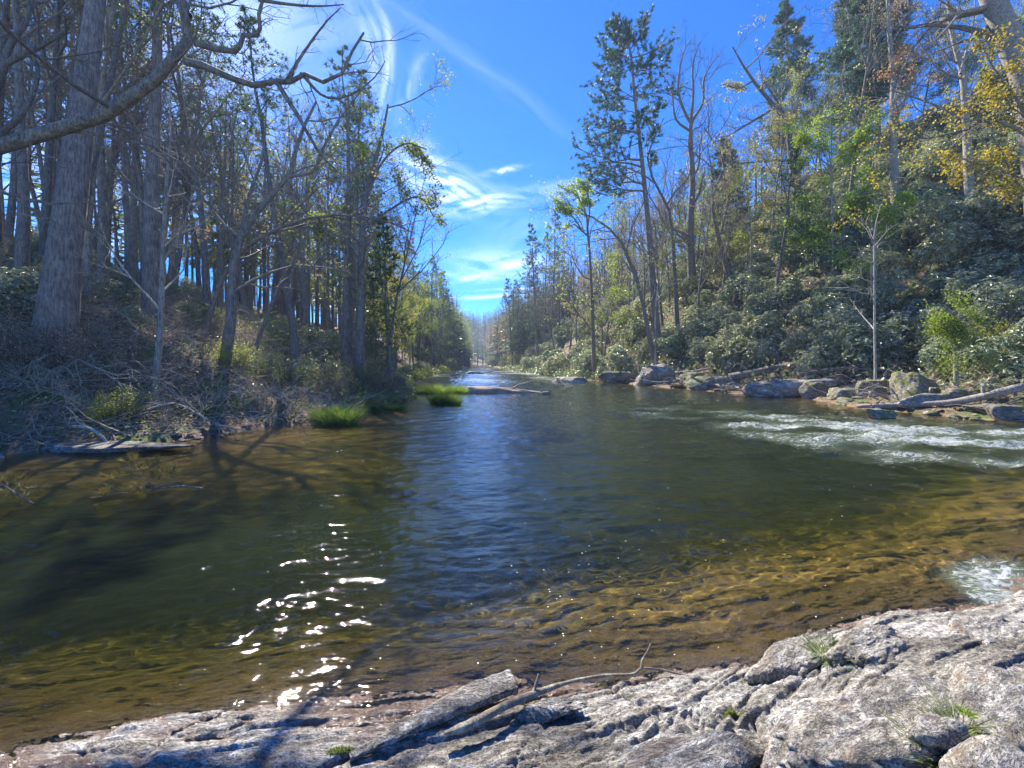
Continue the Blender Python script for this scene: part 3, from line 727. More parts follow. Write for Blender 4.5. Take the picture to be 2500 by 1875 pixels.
hero('broadleaf_tree', [([(375, 910, 12.5), (390, 800, 12.6), (396, 640, 12.7), (402, 470, 12.9), (415, 330, 13)], .085, .03), ([(397, 640, 12.7), (445, 560, 12.7), (470, 470, 12.8)], .04, .015)],
     LV(8, 4, 4), [[B_grey], [B_dead]], 'thin grey tree with dead bare side twigs in front of the second pine')
hero('broadleaf_tree', [([(540, 915, 15), (560, 800, 15), (568, 660, 15.1), (590, 570, 15.3), (660, 480, 15.5), (708, 425, 15.6), (728, 340, 15.8), (770, 250, 16)], .17, .04),
      ([(705, 430, 15.6), (765, 420, 15.5), (780, 380, 15.4), (830, 290, 15.3), (880, 225, 15.2)], .07, .02), ([(590, 570, 15.3), (610, 470, 15.5), (640, 380, 15.6), (650, 250, 15.7)], .08, .02)],
     LV(7, 5, 5, 3), [[B_dark], [B_dark]], 'bare dark tree on the left bank bending right, then forking at mid height')
hero('broadleaf_tree', [([(610, 860, 18), (680, 700, 18), (735, 625, 18.2), (790, 690, 18), (850, 760, 17.8)], .07, .02)],
     LV(9, 5, 4), [[B_dark], [B_dark]], 'low bare tree arching over like a hoop above the left bank shrubs')
hero('broadleaf_tree', [([(480, 880, 16), (560, 650, 16), (680, 560, 16.2), (800, 527, 16.3), (920, 535, 16.3), (1010, 570, 16.3)], .09, .015)],
     LV(9, 5, 5, 3), [[B_dark], [B_dark, L_rust]], 'thin tree arching right over the left bank with a few reddish leaves', leaf=dict(n=2, size=.10, spread=.12, keep=.22, asp=.7))

# right bank
pine_tips = [(1404, 358, 1.2, -2), (1423, 389, 1.0, 2), (1426, 422, .8, -1), (1420, 470, .2, 1), (1450, 247, .6, 2), (1449, 211, .3, -2), (1460, 160, .3, 1), (1466, 115, .2, -1),
     (1475, 84, .6, 0), (1586, 42, 3.6, 0), (1633, 100, 2.6, 1), (1631, 133, 1.4, -1), (1646, 223, 1.0, 1), (1610, 259, .5, -1), (1604, 193, .6, 2), (1607, 325, .6, -2),
     (1440, 300, 1.0, 0), (1450, 280, .4, -3), (1470, 430, .2, 2), (1490, 60, 1.4, 1), (1500, 190, .4, -3), (1590, 300, .2, 3), (1480, 340, .5, 3), (1530, 60, 1.6, -1), (1540, 90, 1.2, 1),
     (1500, 45, 1.8, 0), (1505, 130, .8, -2), (1560, 160, .8, 2), (1600, 390, -.2, 1), (1455, 400, .7, -3), (1480, 250, .7, -1), (1570, 60, 2.4, -1), (1470, 200, .5, 3), (1485, 130, .6, 2), (1435, 335, .9, -3),
     (1590, 120, 1.8, -2), (1580, 230, .7, 3), (1495, 300, .4, 1), (1460, 360, .5, 2), (1445, 440, .3, -2), (1560, 280, .3, -3), (1520, 100, 1, 3), (1500, 160, .6, 3)]
hero_pine('pine_tree', [(1607, 820, 45), (1590, 640, 45), (1573, 452, 45), (1562, 346, 45), (1551, 256, 45), (1545, 181, 45), (1538, 120, 45), (1511, 36, 45)], .42,
          [[B_dark], [B_dark, L_pine2]], 'tallest lone pine on the right bank with ragged crown against the blue sky', tips=pine_tips, dead=16, sub=15, tuft=15, ln=.44, wd=.08)
hero('broadleaf_tree', [([(1690, 640, 50), (1685, 560, 50), (1690, 440, 50), (1683, 340, 50), (1685, 300, 50)], .42, .22),
      ([(1686, 300, 50), (1670, 270, 50), (1655, 215, 50), (1668, 130, 50), (1690, 95, 50)], .2, .04), ([(1686, 300, 50), (1693, 230, 50), (1692, 160, 50), (1710, 100, 50)], .2, .04),
      ([(1686, 300, 50), (1715, 250, 50), (1718, 190, 50), (1755, 130, 50)], .2, .04), ([(1685, 320, 50), (1650, 290, 50), (1640, 220, 50), (1615, 180, 50)], .16, .04),
      ([(1690, 440, 50), (1706, 400, 50), (1712, 340, 49), (1740, 290, 49)], .14, .03)],
     LV(8, 6, 5, 4, .08), [[B_dark], [B_dark]], 'tall bare tree with vase-shaped crown, right of the lone pine')
hero('broadleaf_tree', [([(1990, 640, 42), (1960, 520, 42), (1935, 400, 42), (1925, 320, 42), (1908, 275, 42), (1860, 225, 42), (1815, 160, 42), (1790, 115, 42)], .42, .06),
      ([(1920, 290, 42), (1890, 235, 42), (1865, 200, 42)], .16, .05), ([(1880, 270, 42), (1830, 300, 42), (1780, 330, 42), (1740, 350, 41)], .14, .03), ([(1835, 200, 42), (1800, 215, 42), (1765, 205, 42)], .09, .03)],
     LV(8, 5, 5, 3, .05), [[B_dark], [B_dark, L_olive]], 'big crooked tree leaning far left over the hillside against the sky', leaf=dict(n=2, size=.2, spread=.2, keep=.3))
hero('broadleaf_tree', [([(1452, 830, 46), (1444, 690, 42), (1436, 580, 40), (1420, 560, 40), (1395, 545, 40), (1365, 560, 40)], .22, .05),
      ([(1436, 580, 40), (1430, 520, 40), (1400, 470, 40), (1370, 460, 40)], .12, .03), ([(1434, 560, 40), (1440, 500, 40), (1425, 440, 40)], .10, .03), ([(1420, 560, 40), (1390, 520, 40), (1360, 505, 40)], .08, .03)],
     LV(7, 5, 5, 3, .05), [[B_dark], [B_dark, L_lime]], 'light green leafy tree reaching left over the river below the lone pine', leaf=dict(n=4, size=.20, spread=.2, keep=.55))
hero('broadleaf_tree', [([(1600, 800, 42), (1560, 700, 42), (1530, 620, 42), (1510, 580, 42), (1460, 535, 42), (1400, 515, 42), (1360, 500, 42)], .22, .05)],
     LV(11, 5, 4, 3, .04), [[B_dark], [B_dark, L_olive]], 'dark tree curving far left toward the river, crossing in front of the red-budded trees', leaf=dict(n=2, size=.18, spread=.2, keep=.4))
hero('broadleaf_tree', [([(1655, 640, 44), (1640, 560, 44), (1625, 500, 44), (1600, 450, 44), (1580, 400, 44), (1590, 350, 44), (1620, 290, 44)], .22, .05)],
     LV(9, 5, 5, 3, .05), [[B_dark], [B_dark]], 'bare crooked tree between the lone pine and the vase-shaped tree')
hero('broadleaf_tree', [([(1790, 640, 44), (1750, 560, 44), (1740, 480, 44), (1770, 400, 44), (1745, 350, 44), (1720, 310, 44)], .26, .05), ([(1760, 570, 44), (1775, 500, 44), (1785, 430, 44)], .14, .05)],
     LV(9, 5, 5, 3, .05), [[B_dark], [B_dark, L_olive]], 'dark forked tree standing among rhododendrons, right of the vase-shaped tree', leaf=dict(n=2, size=.16, spread=.2, keep=.4))
hero('broadleaf_tree', [([(2560, 420, 22), (2505, 230, 22), (2455, 90, 22), (2420, 0, 22), (2370, -140, 22)], .52, .38), ([(2418, 15, 22), (2390, 22, 22), (2340, 35, 21.5), (2290, 45, 21.2)], .14, .04),
      ([(2340, 35, 21.5), (2310, 70, 21.3), (2270, 110, 21)], .06, .02)],
     LV(6, 5, 4), [[B_grey], [B_dark]], 'thick leaning trunk crossing the top right corner')
hero('broadleaf_tree', [([(2372, 270, 27), (2355, 230, 27), (2345, 160, 27), (2320, 60, 27), (2315, -40, 27)], .22, .08), ([(2345, 180, 26.5), (2360, 120, 26.5), (2375, 60, 26.5), (2380, 0, 26.5)], .07, .03),
      ([(2340, 190, 27), (2310, 150, 27), (2290, 100, 27)], .06, .02), ([(2350, 245, 26.5), (2300, 265, 26.5), (2230, 300, 26)], .05, .02)],
     LV(8, 5, 4, 3), [[B_pale], [B_grey, L_olive]], 'pale bare sunlit tree on the upper right hillside', leaf=dict(n=2, size=.12, spread=.15, keep=.25))
hero('broadleaf_tree', [([(2190, 360, 33), (2180, 290, 33), (2182, 190, 33), (2172, 80, 33), (2166, -30, 33)], .26, .1), ([(2182, 250, 32.5), (2200, 180, 32.5), (2225, 120, 32.5)], .07, .03)],
     LV(9, 5, 5, 3), [[B_pale], [B_grey, L_rust]], 'light-barked tree with coral red leaves high on the right hillside', leaf=dict(n=4, size=.16, spread=.22, keep=.45))
hero('broadleaf_tree', [([(2620, 560, 17), (2560, 420, 17), (2500, 330, 17), (2420, 290, 17), (2350, 330, 17), (2310, 370, 17)], .12, .03), ([(2540, 390, 17), (2480, 240, 17), (2420, 160, 17), (2400, 120, 17)], .08, .02),
      ([(2560, 420, 17), (2530, 280, 17), (2500, 130, 17)], .08, .02), ([(2590, 480, 17), (2480, 430, 16.5), (2400, 400, 16.5), (2360, 410, 16.5)], .06, .02)],
     LV(8, 6, 5, 3, .0), [[B_dark], [B_dark, L_gold]], 'golden-yellow leafed tree at the right edge of the photo', leaf=dict(n=5, size=.125, spread=.14, keep=.55))
for bx, by, Y, sc, lab in [(2030, 420, 34, 1.0, 'bright lime green young tree on the hillside below the crooked leaning tree'), (2135, 560, 27, .75, 'lime green sapling low between rhododendrons, left of the white twiggy sapling'),
                       (1985, 610, 36, .8, 'small lime green tree at the left foot of the lime saplings'), (2330, 815, 17, .34, 'yellow-green bush on the lower right slope under the golden tree')]:
    hero('broadleaf_tree', [([(bx+5, by+95*sc, Y), (bx, by, Y), (bx-15, by-90*sc, Y), (bx-20, by-150*sc, Y)], .09, .02), ([(bx, by, Y), (bx+50*sc, by-60*sc, Y), (bx+90*sc, by-80*sc, Y)], .05, .02), ([(bx, by-10, Y), (bx-60*sc, by-60*sc, Y), (bx-80*sc, by-70*sc, Y)], .05, .02)],
         LV(8, 5, 5, 3, .0), [[B_grey], [B_grey, L_lime if Y > 20 else L_yg]], lab, leaf=dict(n=7, size=.17 if Y > 20 else .09, spread=.22, keep=.65))
hero('bare_sapling', [([(2138, 770, 20.5), (2134, 640, 20.5), (2136, 560, 20.5), (2150, 500, 20.5)], .055, .015), ([(2134, 640, 20.5), (2110, 635, 20.3), (2098, 610, 20.2)], .025, .01), ([(2135, 690, 20.5), (2108, 680, 20.3), (2100, 650, 20.2)], .025, .01),
      ([(2136, 600, 20.5), (2170, 560, 20.5), (2195, 545, 20.5)], .025, .008)], LV(7, 4, 4, None, .12), [[B_pale], [B_pale]], 'leafless whitish sapling standing out against the dark rhododendrons', 'sapling')

for pts, r0, lab, Lb, h0 in [([(1950, 480, 62), (1940, 300, 62), (1925, 150, 62), (1915, 12, 62)], .36, 'bushy-topped pine on the skyline behind the crooked leaning tree', 4.6, .30),
                         ([(2110, 420, 50), (2100, 250, 50), (2092, 80, 50), (2085, -60, 50)], .36, 'dark pine cut by the top edge, left of the coral-leaved tree', 4.4, .28),
                         ([(2145, 330, 44), (2140, 200, 44), (2136, 60, 44), (2130, -120, 44)], .30, 'second dark pine at the top edge, touching the coral-leaved tree', 3.8, .30),
                         ([(1780, 600, 70), (1772, 460, 70), (1768, 340, 70)], .25, 'small dark pine low on the skyline right of the vase-shaped tree', 3.4, .2)]:
    hero_pine('pine_tree', pts, r0, [[B_dark], [B_dark, L_pine2]], lab, Lb, h0, 84, sub=14, tuft=14, ln=.50, wd=.085, dead=6)

# ------------------------------------------------------------------ the woods
def scatter(n, yr, dr, side, mind, ypow=1.0, tries=60, fit=None, taken=None):
    pts = [] if taken is None else taken; out = []
    for _ in range(n*tries):
        if len(out) >= n: break
        y = yr[0]+(yr[1]-yr[0])*random.random()**ypow; d = dr[0]+(dr[1]-dr[0])*random.random()
        x = XL(y)-d if side < 0 else XR(y)+d
        if abs(x)/y > 1.40: continue
        if fit and not fit(x, y, d): continue
        md = mind*(1+y*.012)
        if all((x-a)**2+(y-b)**2 > md*md for a, b in pts): pts.append((x, y)); out.append((float(x), float(y), float(d)))
    return out
def woods(spots, kinds, group_base, labels):
    for x, y, d in spots:
        r = random.random(); acc = 0
        for (p, pr, nm, bark, leaf, lab, smin, smax) in kinds:
            acc += p
            if r <= acc: break
        s = random.uniform(smin, smax)
        mats = [[bark], [bark, leaf]] if leaf else [[bark], [bark]]
        if leaf is None and len(pr[1].materials) > 1: mats = [[bark], [bark, bark]]
        place(nm, pr, mats, (x, y, gz(x, y)-.15), random.uniform(0, 6.28), (s, s, s*random.uniform(.92, 1.1)), lab[0], 'tree', lab[1], tilt=(random.gauss(0, .03), random.gauss(0, .03)-(.06 if x > 0 else -.05)))
for m_, pr in [((B_pine, L_pine), PINE_A), ((B_pine, L_pine), PINE_B), ((B_pine, L_pine), PINE_C), ((B_pine, L_pine), PINE_D), ((B_pine, L_hem), HEMLOCK), ((B_dark, L_olive), DEC_A), ((B_dark, L_olive), DEC_B),
               ((B_dark, L_yg), DEC_C), ((B_dark, L_yg), DEC_D), ((B_dark, L_olive), DEC_E), ((B_grey, L_yg), SAP_A), ((B_grey, B_grey), SAP_B)]:
    pr[0].materials.append(m_[0])
    for q in m_: pr[1].materials.append(q)
def K(where):
    g = lambda t: (t+' '+where, t+' trees '+where)
    return {
     'pa': (PINE_A, 'pine_tree', B_pine, L_pine, g('straight pine with bare lower trunk'), .8, 1.1),
     'pb': (PINE_B, 'pine_tree', B_dark, L_pine2, g('dense dark green pine'), .7, 1.0),
     'pc': (PINE_C, 'pine_tree', B_dark, L_pine, g('slim pine with dead lower twigs'), .8, 1.1),
     'pd': (PINE_D, 'pine_tree', B_dark, L_pine2, g('smaller bluish green pine'), .75, 1.1),
     'he': (HEMLOCK, 'hemlock_tree', B_dark, L_hem, g('drooping hemlock'), .5, 1.0),
     'da': (DEC_A, 'broadleaf_tree', B_dark, L_olive, g('slender nearly leafless tree'), .75, 1.05),
     'db': (DEC_B, 'broadleaf_tree', B_dark, L_rust, g('rust-red budding tree'), .75, 1.05),
     'dn': (DEC_B, 'broadleaf_tree', B_dark, None, g('spreading bare tree'), .75, 1.05),
     'dc': (DEC_C, 'broadleaf_tree', B_grey, L_yg, g('grey-barked tree with thin yellow-green leaves'), .7, 1.0),
     'dd': (DEC_D, 'broadleaf_tree', B_dark, L_yg, g('leafy yellow-green tree'), .6, .95),
     'do': (DEC_D, 'broadleaf_tree', B_dark, L_olive, g('olive-budding tree'), .6, .95),
     'de': (DEC_E, 'broadleaf_tree', B_dark, L_olive, g('young crooked tree'), .7, 1.05)}
def mixk(where, spec): D = K(where); return [(p, *D[k]) for k, p in spec.items()]
def sunny(x, y, d):
    # keep the sun's way free to the grass, the shore and the shallows
    for tx, ty in ((-5.6, 14.3), (-8.5, 11.0), (-4.0, 10.5), (-12.0, 12.0), (-9.6, 15.0)):
        t = y-ty
        if 1.5 < t < 17 and abs(x-(tx-.51*t)) < 1.3: return False
    return True
taken = [(-13.4, 12), (-15, 17)]
woods(scatter(84, (14, 42), (3, 36), -1, 1.1, 1.0, fit=sunny, taken=taken), mixk('on the left wooded slope', dict(pa=.05, pc=.25, da=.34, dn=.20, dc=.10, de=.06)), '', None)
woods(scatter(46, (34, 90), (1.5, 30), -1, 1.9, 1.2, taken=taken), mixk('farther along the left bank', dict(pa=.2, pb=.12, pc=.2, da=.18, db=.08, dd=.12, do=.10)), '', None)
woods(scatter(16, (24, 60), (1.0, 6), -1, 1.9, 1.0, fit=sunny, taken=taken), mixk('leafing out beside the water on the left', dict(dd=.45, do=.25, he=.1, dc=.2)), '', None)
woods([q for q in scatter(16, (48, 120), (1.0, 7), -1, 2.6, 1.0, taken=taken)], [(p_, a, b, c, d, e, 1.05, 1.35) for p_, a, b, c, d, e, _, _ in mixk('in the distance on the left', dict(pa=.35, pb=.45, dd=.2))], '', None)
woods([q for q in scatter(14, (80, 170), (1.0, 9), 1, 3.0, 1.0, taken=taken)], [(p_, a, b, c, d, e, 1.0, 1.3) for p_, a, b, c, d, e, _, _ in mixk('in the distance on the right', dict(pa=.35, pb=.35, db=.3))], '', None)
woods(scatter(44, (85, 290), (2, 38), -1, 3.0, 1.3, taken=taken), mixk('in the distance on the left', dict(pa=.3, pb=.3, dd=.15, do=.15, db=.1)), '', None)
def rfit(x, y, d):
    px = 1250+x/y*F
    return not (1440 < px < 1700 and y < 44 and d < 30 and False)
woods(scatter(28, (36, 75), (3, 22), 1, 2.2, 1.0, fit=rfit, taken=taken), mixk('above the rhododendrons on the right bank', dict(da=.2, db=.30, dc=.14, do=.16, pd=.10, dd=.10)), '', None)
woods(scatter(32, (30, 95), (16, 62), 1, 2.8, 1.0, taken=taken), mixk('on the upper right hillside', dict(pb=.10, pa=.06, da=.24, dn=.20, do=.18, dc=.16, dd=.06)), '', None)
woods(scatter(14, (75, 130), (2, 40), 1, 3, 1.0, taken=taken), mixk('by the bend on the right', dict(pa=.25, db=.4, da=.2, do=.15)), '', None)
woods(scatter(46, (90, 290), (2, 44), 1, 3.0, 1.3, taken=taken), mixk('in the distance on the right', dict(pa=.25, pb=.25, db=.2, do=.15, dd=.15)), '', None)

# ------------------------------------------------------------------ shrubs
def shrubs(spots, protos, nm, mats, smin, smax, lab, grp, sink=.25, zs=1.0):
    for k, (x, y, d) in enumerate(spots):
        s = random.uniform(smin, smax)
        place(nm, protos[k % len(protos)], mats, (x, y, gz(x, y)-sink), random.uniform(0, 6.28), (s, s, s*zs), lab, 'shrub', grp, ('stem', 'foliage'),
              tilt=(0, -.25 if x > 0 else .15))
tk2 = []
shrubs(scatter(135, (12.5, 46), (5.2, 34), 1, 1.38, 1.0, taken=tk2), RHO, 'rhododendron_shrub', [[B_grey], [L_rho]], .72, 1.15, 'glossy dark green rhododendron on the right hillside', 'rhododendrons covering the right hillside')
shrubs(scatter(70, (20, 60), (14, 52), 1, 2.0, .8, taken=tk2), RHO, 'rhododendron_shrub', [[B_grey], [L_rho2]], .9, 1.4, 'pale green rhododendron high on the right hillside', 'rhododendrons high on the right hillside')
shrubs(scatter(75, (40, 100), (1.2, 46), 1, 2.6, 1.2, taken=tk2), RHO, 'rhododendron_shrub', [[B_grey], [L_rho]], 1.0, 1.5, 'rhododendron thicket bush farther back on the right bank', 'rhododendrons farther back on the right')
shrubs(scatter(26, (13, 60), (4.6, 9), 1, 2.0, 1.0, taken=tk2), LAUREL, 'laurel_shrub', [[B_grey], [L_rho2]], .8, 1.5, 'lighter green laurel bush low on the right bank', 'laurels low on the right bank')
tk3 = []
shrubs(scatter(22, (18, 70), (1.2, 9), -1, 1.6, 1.0, taken=tk3), LAUREL, 'laurel_shrub', [[B_dark], [L_rho2]], .6, 1.3, 'small-leaved laurel bush under the left bank trees', 'laurels under the left bank trees')
shrubs(scatter(30, (12, 40), (6, 30), -1, 1.8, 1.0, taken=tk3), RHO, 'rhododendron_shrub', [[B_dark], [L_rho]], .3, .6, 'low evergreen bush on the shaded left slope', 'low evergreen bushes on the left slope')
shrubs(scatter(30, (90, 280), (.5, 10), -1, 3.0, 1.0, taken=tk3), RHO, 'rhododendron_shrub', [[B_dark], [L_rho2]], 1.2, 1.9, 'bank bush far upstream on the left', 'bushes far upstream on the left')
shrubs(scatter(30, (95, 280), (.5, 12), 1, 3.0, 1.0, taken=tk3), RHO, 'rhododendron_shrub', [[B_dark], [L_rho2]], 1.2, 1.9, 'bank bush far upstream on the right', 'bushes far upstream on the right')
# ------------------------------------------------------------------ rocks
import bmesh
def ico(sub):
    bm = bmesh.new(); bmesh.ops.create_icosphere(bm, subdivisions=sub, radius=1)
    V = np.array([v.co[:] for v in bm.verts]); Fc = np.array([[v.index for v in f.verts] for f in bm.faces]); bm.free(); return V, Fc
ICO = {k: ico(k) for k in (3, 4, 5, 6)}
def rock_mesh(name, sx, sy, sz, seed, sub=5, planes=16, sharp=14, rough=.05, strata=.0, tiltz=0.0):
    r = np.random.default_rng(seed); D, Fc = ICO[sub]
    N = r.normal(size=(planes, 3)); N /= np.linalg.norm(N, axis=1, keepdims=True); off = r.uniform(.62, 1.0, planes)
    N = np.vstack([N, [[0, 0, 1], [0, 0, -1]]]); off = np.append(off, [.62, .8])
    c = np.maximum(D @ N.T, 1e-3)/off
    rad = (c**sharp).sum(1)**(-1/sharp)
    V = D*rad[:, None]
    n = fbm(V[:, 0]*2+V[:, 2]*1.3+seed, V[:, 1]*2-V[:, 2]*1.7, 6, seed, .58)
    V = V*(1+rough*2.2*n)[:, None]
    if strata:
        t = V[:, 2]*9+V[:, 0]*tiltz*9+.8*fbm(V[:, 0]*1.5, V[:, 1]*1.5, 2, seed+3); V[:, :2] *= (1+strata*(np.abs((t % 1)-.5)*2-.5))[:, None]
    V = V*np.array([sx, sy, sz])
    return raw_mesh(name, V, [Fc], True)
RK_bank = mat_rock('bank_rock', .8, .9, .45, 0, .45, True, True)
RK_pale = mat_rock('pale_rock', 1.05, .7, .1, 0, .5, True, True)
RK_moss = mat_rock('mossy_rock', .9, .8, .45, 0, .5, True, True)
RK_slate = mat_rock('slate_rock', .8, .1, .0, 0, .4, True, True)
RK_near = mat_rock('near_boulder_rock', .98, .35, .0, 20, 1.0, False, True)
def boulder(px0, px1, py_top, py_base, label, mat, seed, depth_f=.7, yaw=0.0, tilt=0.0, rough=.05, strata=.03, sub=5, name='boulder', z0=0.0, cat='rock', planes=16):
    _, Y, z0 = hit((px0+px1)/2, py_base); w = (px1-px0)/F*Y/2; h = (py_base-py_top)/F*Y
    x = ((px0+px1)/2-1250)/F*Y
    me = rock_mesh(name, w*1.12, w*depth_f, h*.95, seed, sub, planes, 14, rough, strata, .2)
    o = link(name, me, mat); o.location = (x, Y+w*depth_f*.7, z0+h*.25); o.rotation_euler = (0, tilt, yaw)
    return tag(o, label, cat)
boulder(1825, 1982, 925, 970, 'big flat-topped pale boulder at the waterline, middle of the right bank', RK_pale, 5, .55, .1, -.05, strata=.05)
boulder(1968, 2042, 928, 968, 'brown boulder touching the right side of the big flat-topped boulder', RK_bank, 8, .8)
boulder(2108, 2186, 922, 966, 'dark mossy block among roots, left of the tall leaning slab', RK_bank, 11, .8, .3)
boulder(2190, 2326, 905, 976, 'tall brown slab leaning left behind the long grey log', RK_bank, 14, .6, .2, .35)
boulder(2225, 2372, 958, 988, 'low pale flat rock directly behind the long grey log', RK_pale, 17, .5, .1)
boulder(2385, 2460, 990, 1006, 'small flat wet rock under the raised end of the long log', RK_slate, 19, .8)
boulder(2440, 2520, 985, 1022, 'rounded brown rock at the right photo edge by the water', RK_bank, 23, .8)
boulder(2128, 2198, 998, 1021, 'small rock with yellow moss standing alone in the river', RK_moss, 26, .6, .2, .1, rough=.07)
boulder(1470, 1572, 903, 933, 'low grey ledge rock left of the taller ledge rock, right bank', RK_bank, 31, .5, .05, strata=.06)
boulder(1556, 1662, 884, 934, 'taller layered ledge rock with pale root lying over its left end', RK_pale, 35, .6, .1, -.1, strata=.07)
boulder(1372, 1436, 918, 936, 'pale triangular rock farthest left along the right bank', RK_pale, 37, .6)
boulder(1700, 1800, 915, 946, 'brown mossy rock behind the pale fallen branch', RK_moss, 39, .7, .2)
boulder(1660, 1740, 905, 934, 'rubble rock between ledge rock and fallen branch', RK_bank, 41, .7, .5)
boulder(2050, 2110, 945, 972, 'mossy rock at the water between flat-topped boulder and log tip', RK_moss, 43, .8)
boulder(2330, 2420, 945, 978, 'squat brown rock beneath the middle of the long log', RK_bank, 47, .8)
boulder(10, 368, 1088, 1108, 'long flat bluish slab at the waterline of the left bank', RK_slate, 51, .35, -.05, strata=.02, rough=.03)
boulder(895, 965, 948, 962, 'dark wet stones between the bushes and the island grass', RK_slate, 53, .5, rough=.1)
boulder(1325, 1345, 955, 962, 'tiny dark rock above water beside the drift log end', RK_slate, 55, .6, sub=3)
boulder(1140, 1176, 906, 913, 'dark low rock breaking the riffle upstream', RK_slate, 57, .8, sub=3)
# cobbles along the banks
cob = [rock_mesh('cobble', 1, .8, .5, 100+i, 3, 10, 10, .06) for i in range(5)]
def cobbles(n, fn, smin, smax, mat, lab, grp, cat='rock', name='cobble'):
    for i in range(n):
        x, y = fn(); s = random.uniform(smin, smax); o = bpy.data.objects.new(name, cob[i % 5]); C.objects.link(o)
        if not cob[i % 5].materials: cob[i % 5].materials.append(mat)
        o.material_slots[0].link = 'OBJECT'; o.material_slots[0].material = mat
        o.location = (x, y, max(gz(x, y), -.02)+s*.12); o.rotation_euler = (random.gauss(0, .15), random.gauss(0, .15), random.uniform(0, 6)); o.scale = (s, s, s*random.uniform(.6, 1.1))
        tag(o, lab, cat, grp)
def on_right():
    y = 13+37*random.random()**1.4; return float(XR(y))+random.uniform(-.4, 3.2), y
def on_left():
    px = random.uniform(330, 560); x, y = water_pt(px, 1080-(px-330)*.10+random.uniform(-14, 8)); return x, y
cobbles(150, on_right, .08, .42, RK_bank, 'brown cobble on the rocky shelf of the right bank', 'cobbles along the right bank')
cobbles(60, on_left, .04, .13, RK_slate, 'small grey pebble on the left shore gravel', 'pebbles on the left shore')
cobbles(10, lambda: (lambda px, py: water_pt(px, py))(random.uniform(2300, 2520), random.uniform(1000, 1030)), .12, .3, RK_bank, 'flat wet cobble at the right shore under the log', 'cobbles under the long log')

# ------------------------------------------------------------------ dead wood
def log_parts(w, r0, r1, k=16, n=40, ridge=.06, seed=1, broken=True):
    S = spine_resample(w, n); mb = MB(); Rr = np.linspace(r0, r1, n)
    V = mb.tubes(S, Rr, k)[0]                       # (n,k,3)
    a = np.arange(k); t = np.arange(n)[:, None]*.12
    q = 1+ridge*(perlin(a[None]*.9+0*t, t*.5+seed, seed)+.6*perlin(a[None]*2.1+0*t, t*2.2, seed+3))
    V2 = S[:, None]+(V-S[:, None])*q[..., None]
    idx = np.arange(n*k).reshape(n, k); verts = np.vstack([V2.reshape(-1, 3), S[:1]-(S[1]-S[0])*.1, S[-1:]])
    c0, c1 = n*k, n*k+1; r_ = np.roll(np.arange(k), -1)
    mb.V = [verts]; mb.n = len(verts)
    t1 = np.stack([np.full(k, c0), idx[0][r_], idx[0]], 1); t2 = np.stack([np.full(k, c1), idx[-1], idx[-1][r_]], 1)
    mb.F += [t1, t2]; mb.M += [np.zeros(k, np.int32)]*2
    return mb
def gpts(pp, lift=.2):
    r = []
    for px, py in pp: x, Y, z = hit(px, py); r.append((1250+x/Y*F, 885-(z+lift-HC)/Y*F, Y))
    return r
def log(name, pts, r0, r1, mat, label, cat='log', stubs=(), seed=1, **kw):
    w = [W3(p) for p in pts]; base = np.array(w[0]); mb = log_parts(w, r0, r1, seed=seed, **kw); shift(mb, base)
    o = link(name, mb.mesh(name), mat); o.location = base; tag(o, label, cat)
    for sp_, a, b in stubs:
        m2 = MB(); S = spine_resample([W3(p) for p in sp_], 8); m2.tubes(S, np.linspace(a, b, 8), 6)
        P, Rr = children(S[None], np.linspace(a, b, 8)[None], 3, .4, 1, .7, .2, .4, .3, 4, .2, 0); m2.tubes(P, Rr, 4)
        shift(m2, base); link('branch_stub', m2.mesh('branch_stub'), mat, o)
    return o
def D_(py, z=0.0): return (HC-z)*F/(py-885.0)
log('log', [(2092, 992, 17.8), (2180, 989, 17.0), (2300, 985, 16.2), (2380, 972, 15.6), (2440, 958, 15.1), (2540, 934, 14.6), (2640, 912, 14.2)], .08, .17, B_grey,
    'long grey barkless log slanting from the water up to the right edge', stubs=[([(2402, 965, 15.4), (2400, 948, 15.4), (2404, 938, 15.4)], .07, .05)], seed=4)
log('log', gpts([(1780, 940), (1840, 930), (1910, 915), (1985, 900)], .55), .28, .2, B_twig, 'brown log lying uphill behind the flat-topped boulder', seed=5)
log('log', gpts([(1950, 935), (2050, 922), (2150, 910)], .5), .15, .11, B_twig, 'thin brown log above the boulders left of the tall slab', seed=6)
log('fallen_branch', gpts([(1612, 925), (1650, 931), (1700, 940), (1760, 949), (1810, 956)], .22), .11, .07, B_pale, 'pale bark-stripped branch angled down into the water', 'branch', stubs=[([(1655, 930, 33), (1600, 932, 34), (1560, 925, 35)], .06, .02)], seed=7)
log('fallen_branch', [(1556, 884, 38), (1562, 912, 38), (1578, 930, 37), (1612, 942, 36)], .07, .04, B_pale, 'crooked pale root draped over the taller ledge rock', 'branch', seed=8)
log('fallen_branch', gpts([(1640, 926), (1700, 920), (1760, 908)], .5), .16, .07, B_dead, 'grey limb resting above the pale fallen branch', 'branch', seed=18)
log('drift_log', [(1142, 957, 27), (1190, 957.5, 27), (1260, 959.5, 27), (1322, 962, 27)], .38, .14, B_drift, 'broken-ended weathered drift log stranded in mid river', n=60, ridge=.16, k=22,
    stubs=[([(1160, 948, 27.2), (1230, 950, 27.2), (1318, 958, 27.2)], .16, .06)], seed=9)
log('fallen_branch', [(1556, 983, 21), (1580, 984, 21), (1614, 986, 21)], .055, .03, B_pale, 'short pale stick floating alone in the river', 'branch', seed=10, stubs=[([(1560, 984, 21), (1559, 979, 21)], .02, .01)])
log('fallen_branch', [(1150, 914, 72), (1175, 912, 72), (1205, 906, 72)], .16, .06, B_dark, 'dark snag caught in the distant riffle', 'branch', seed=11)
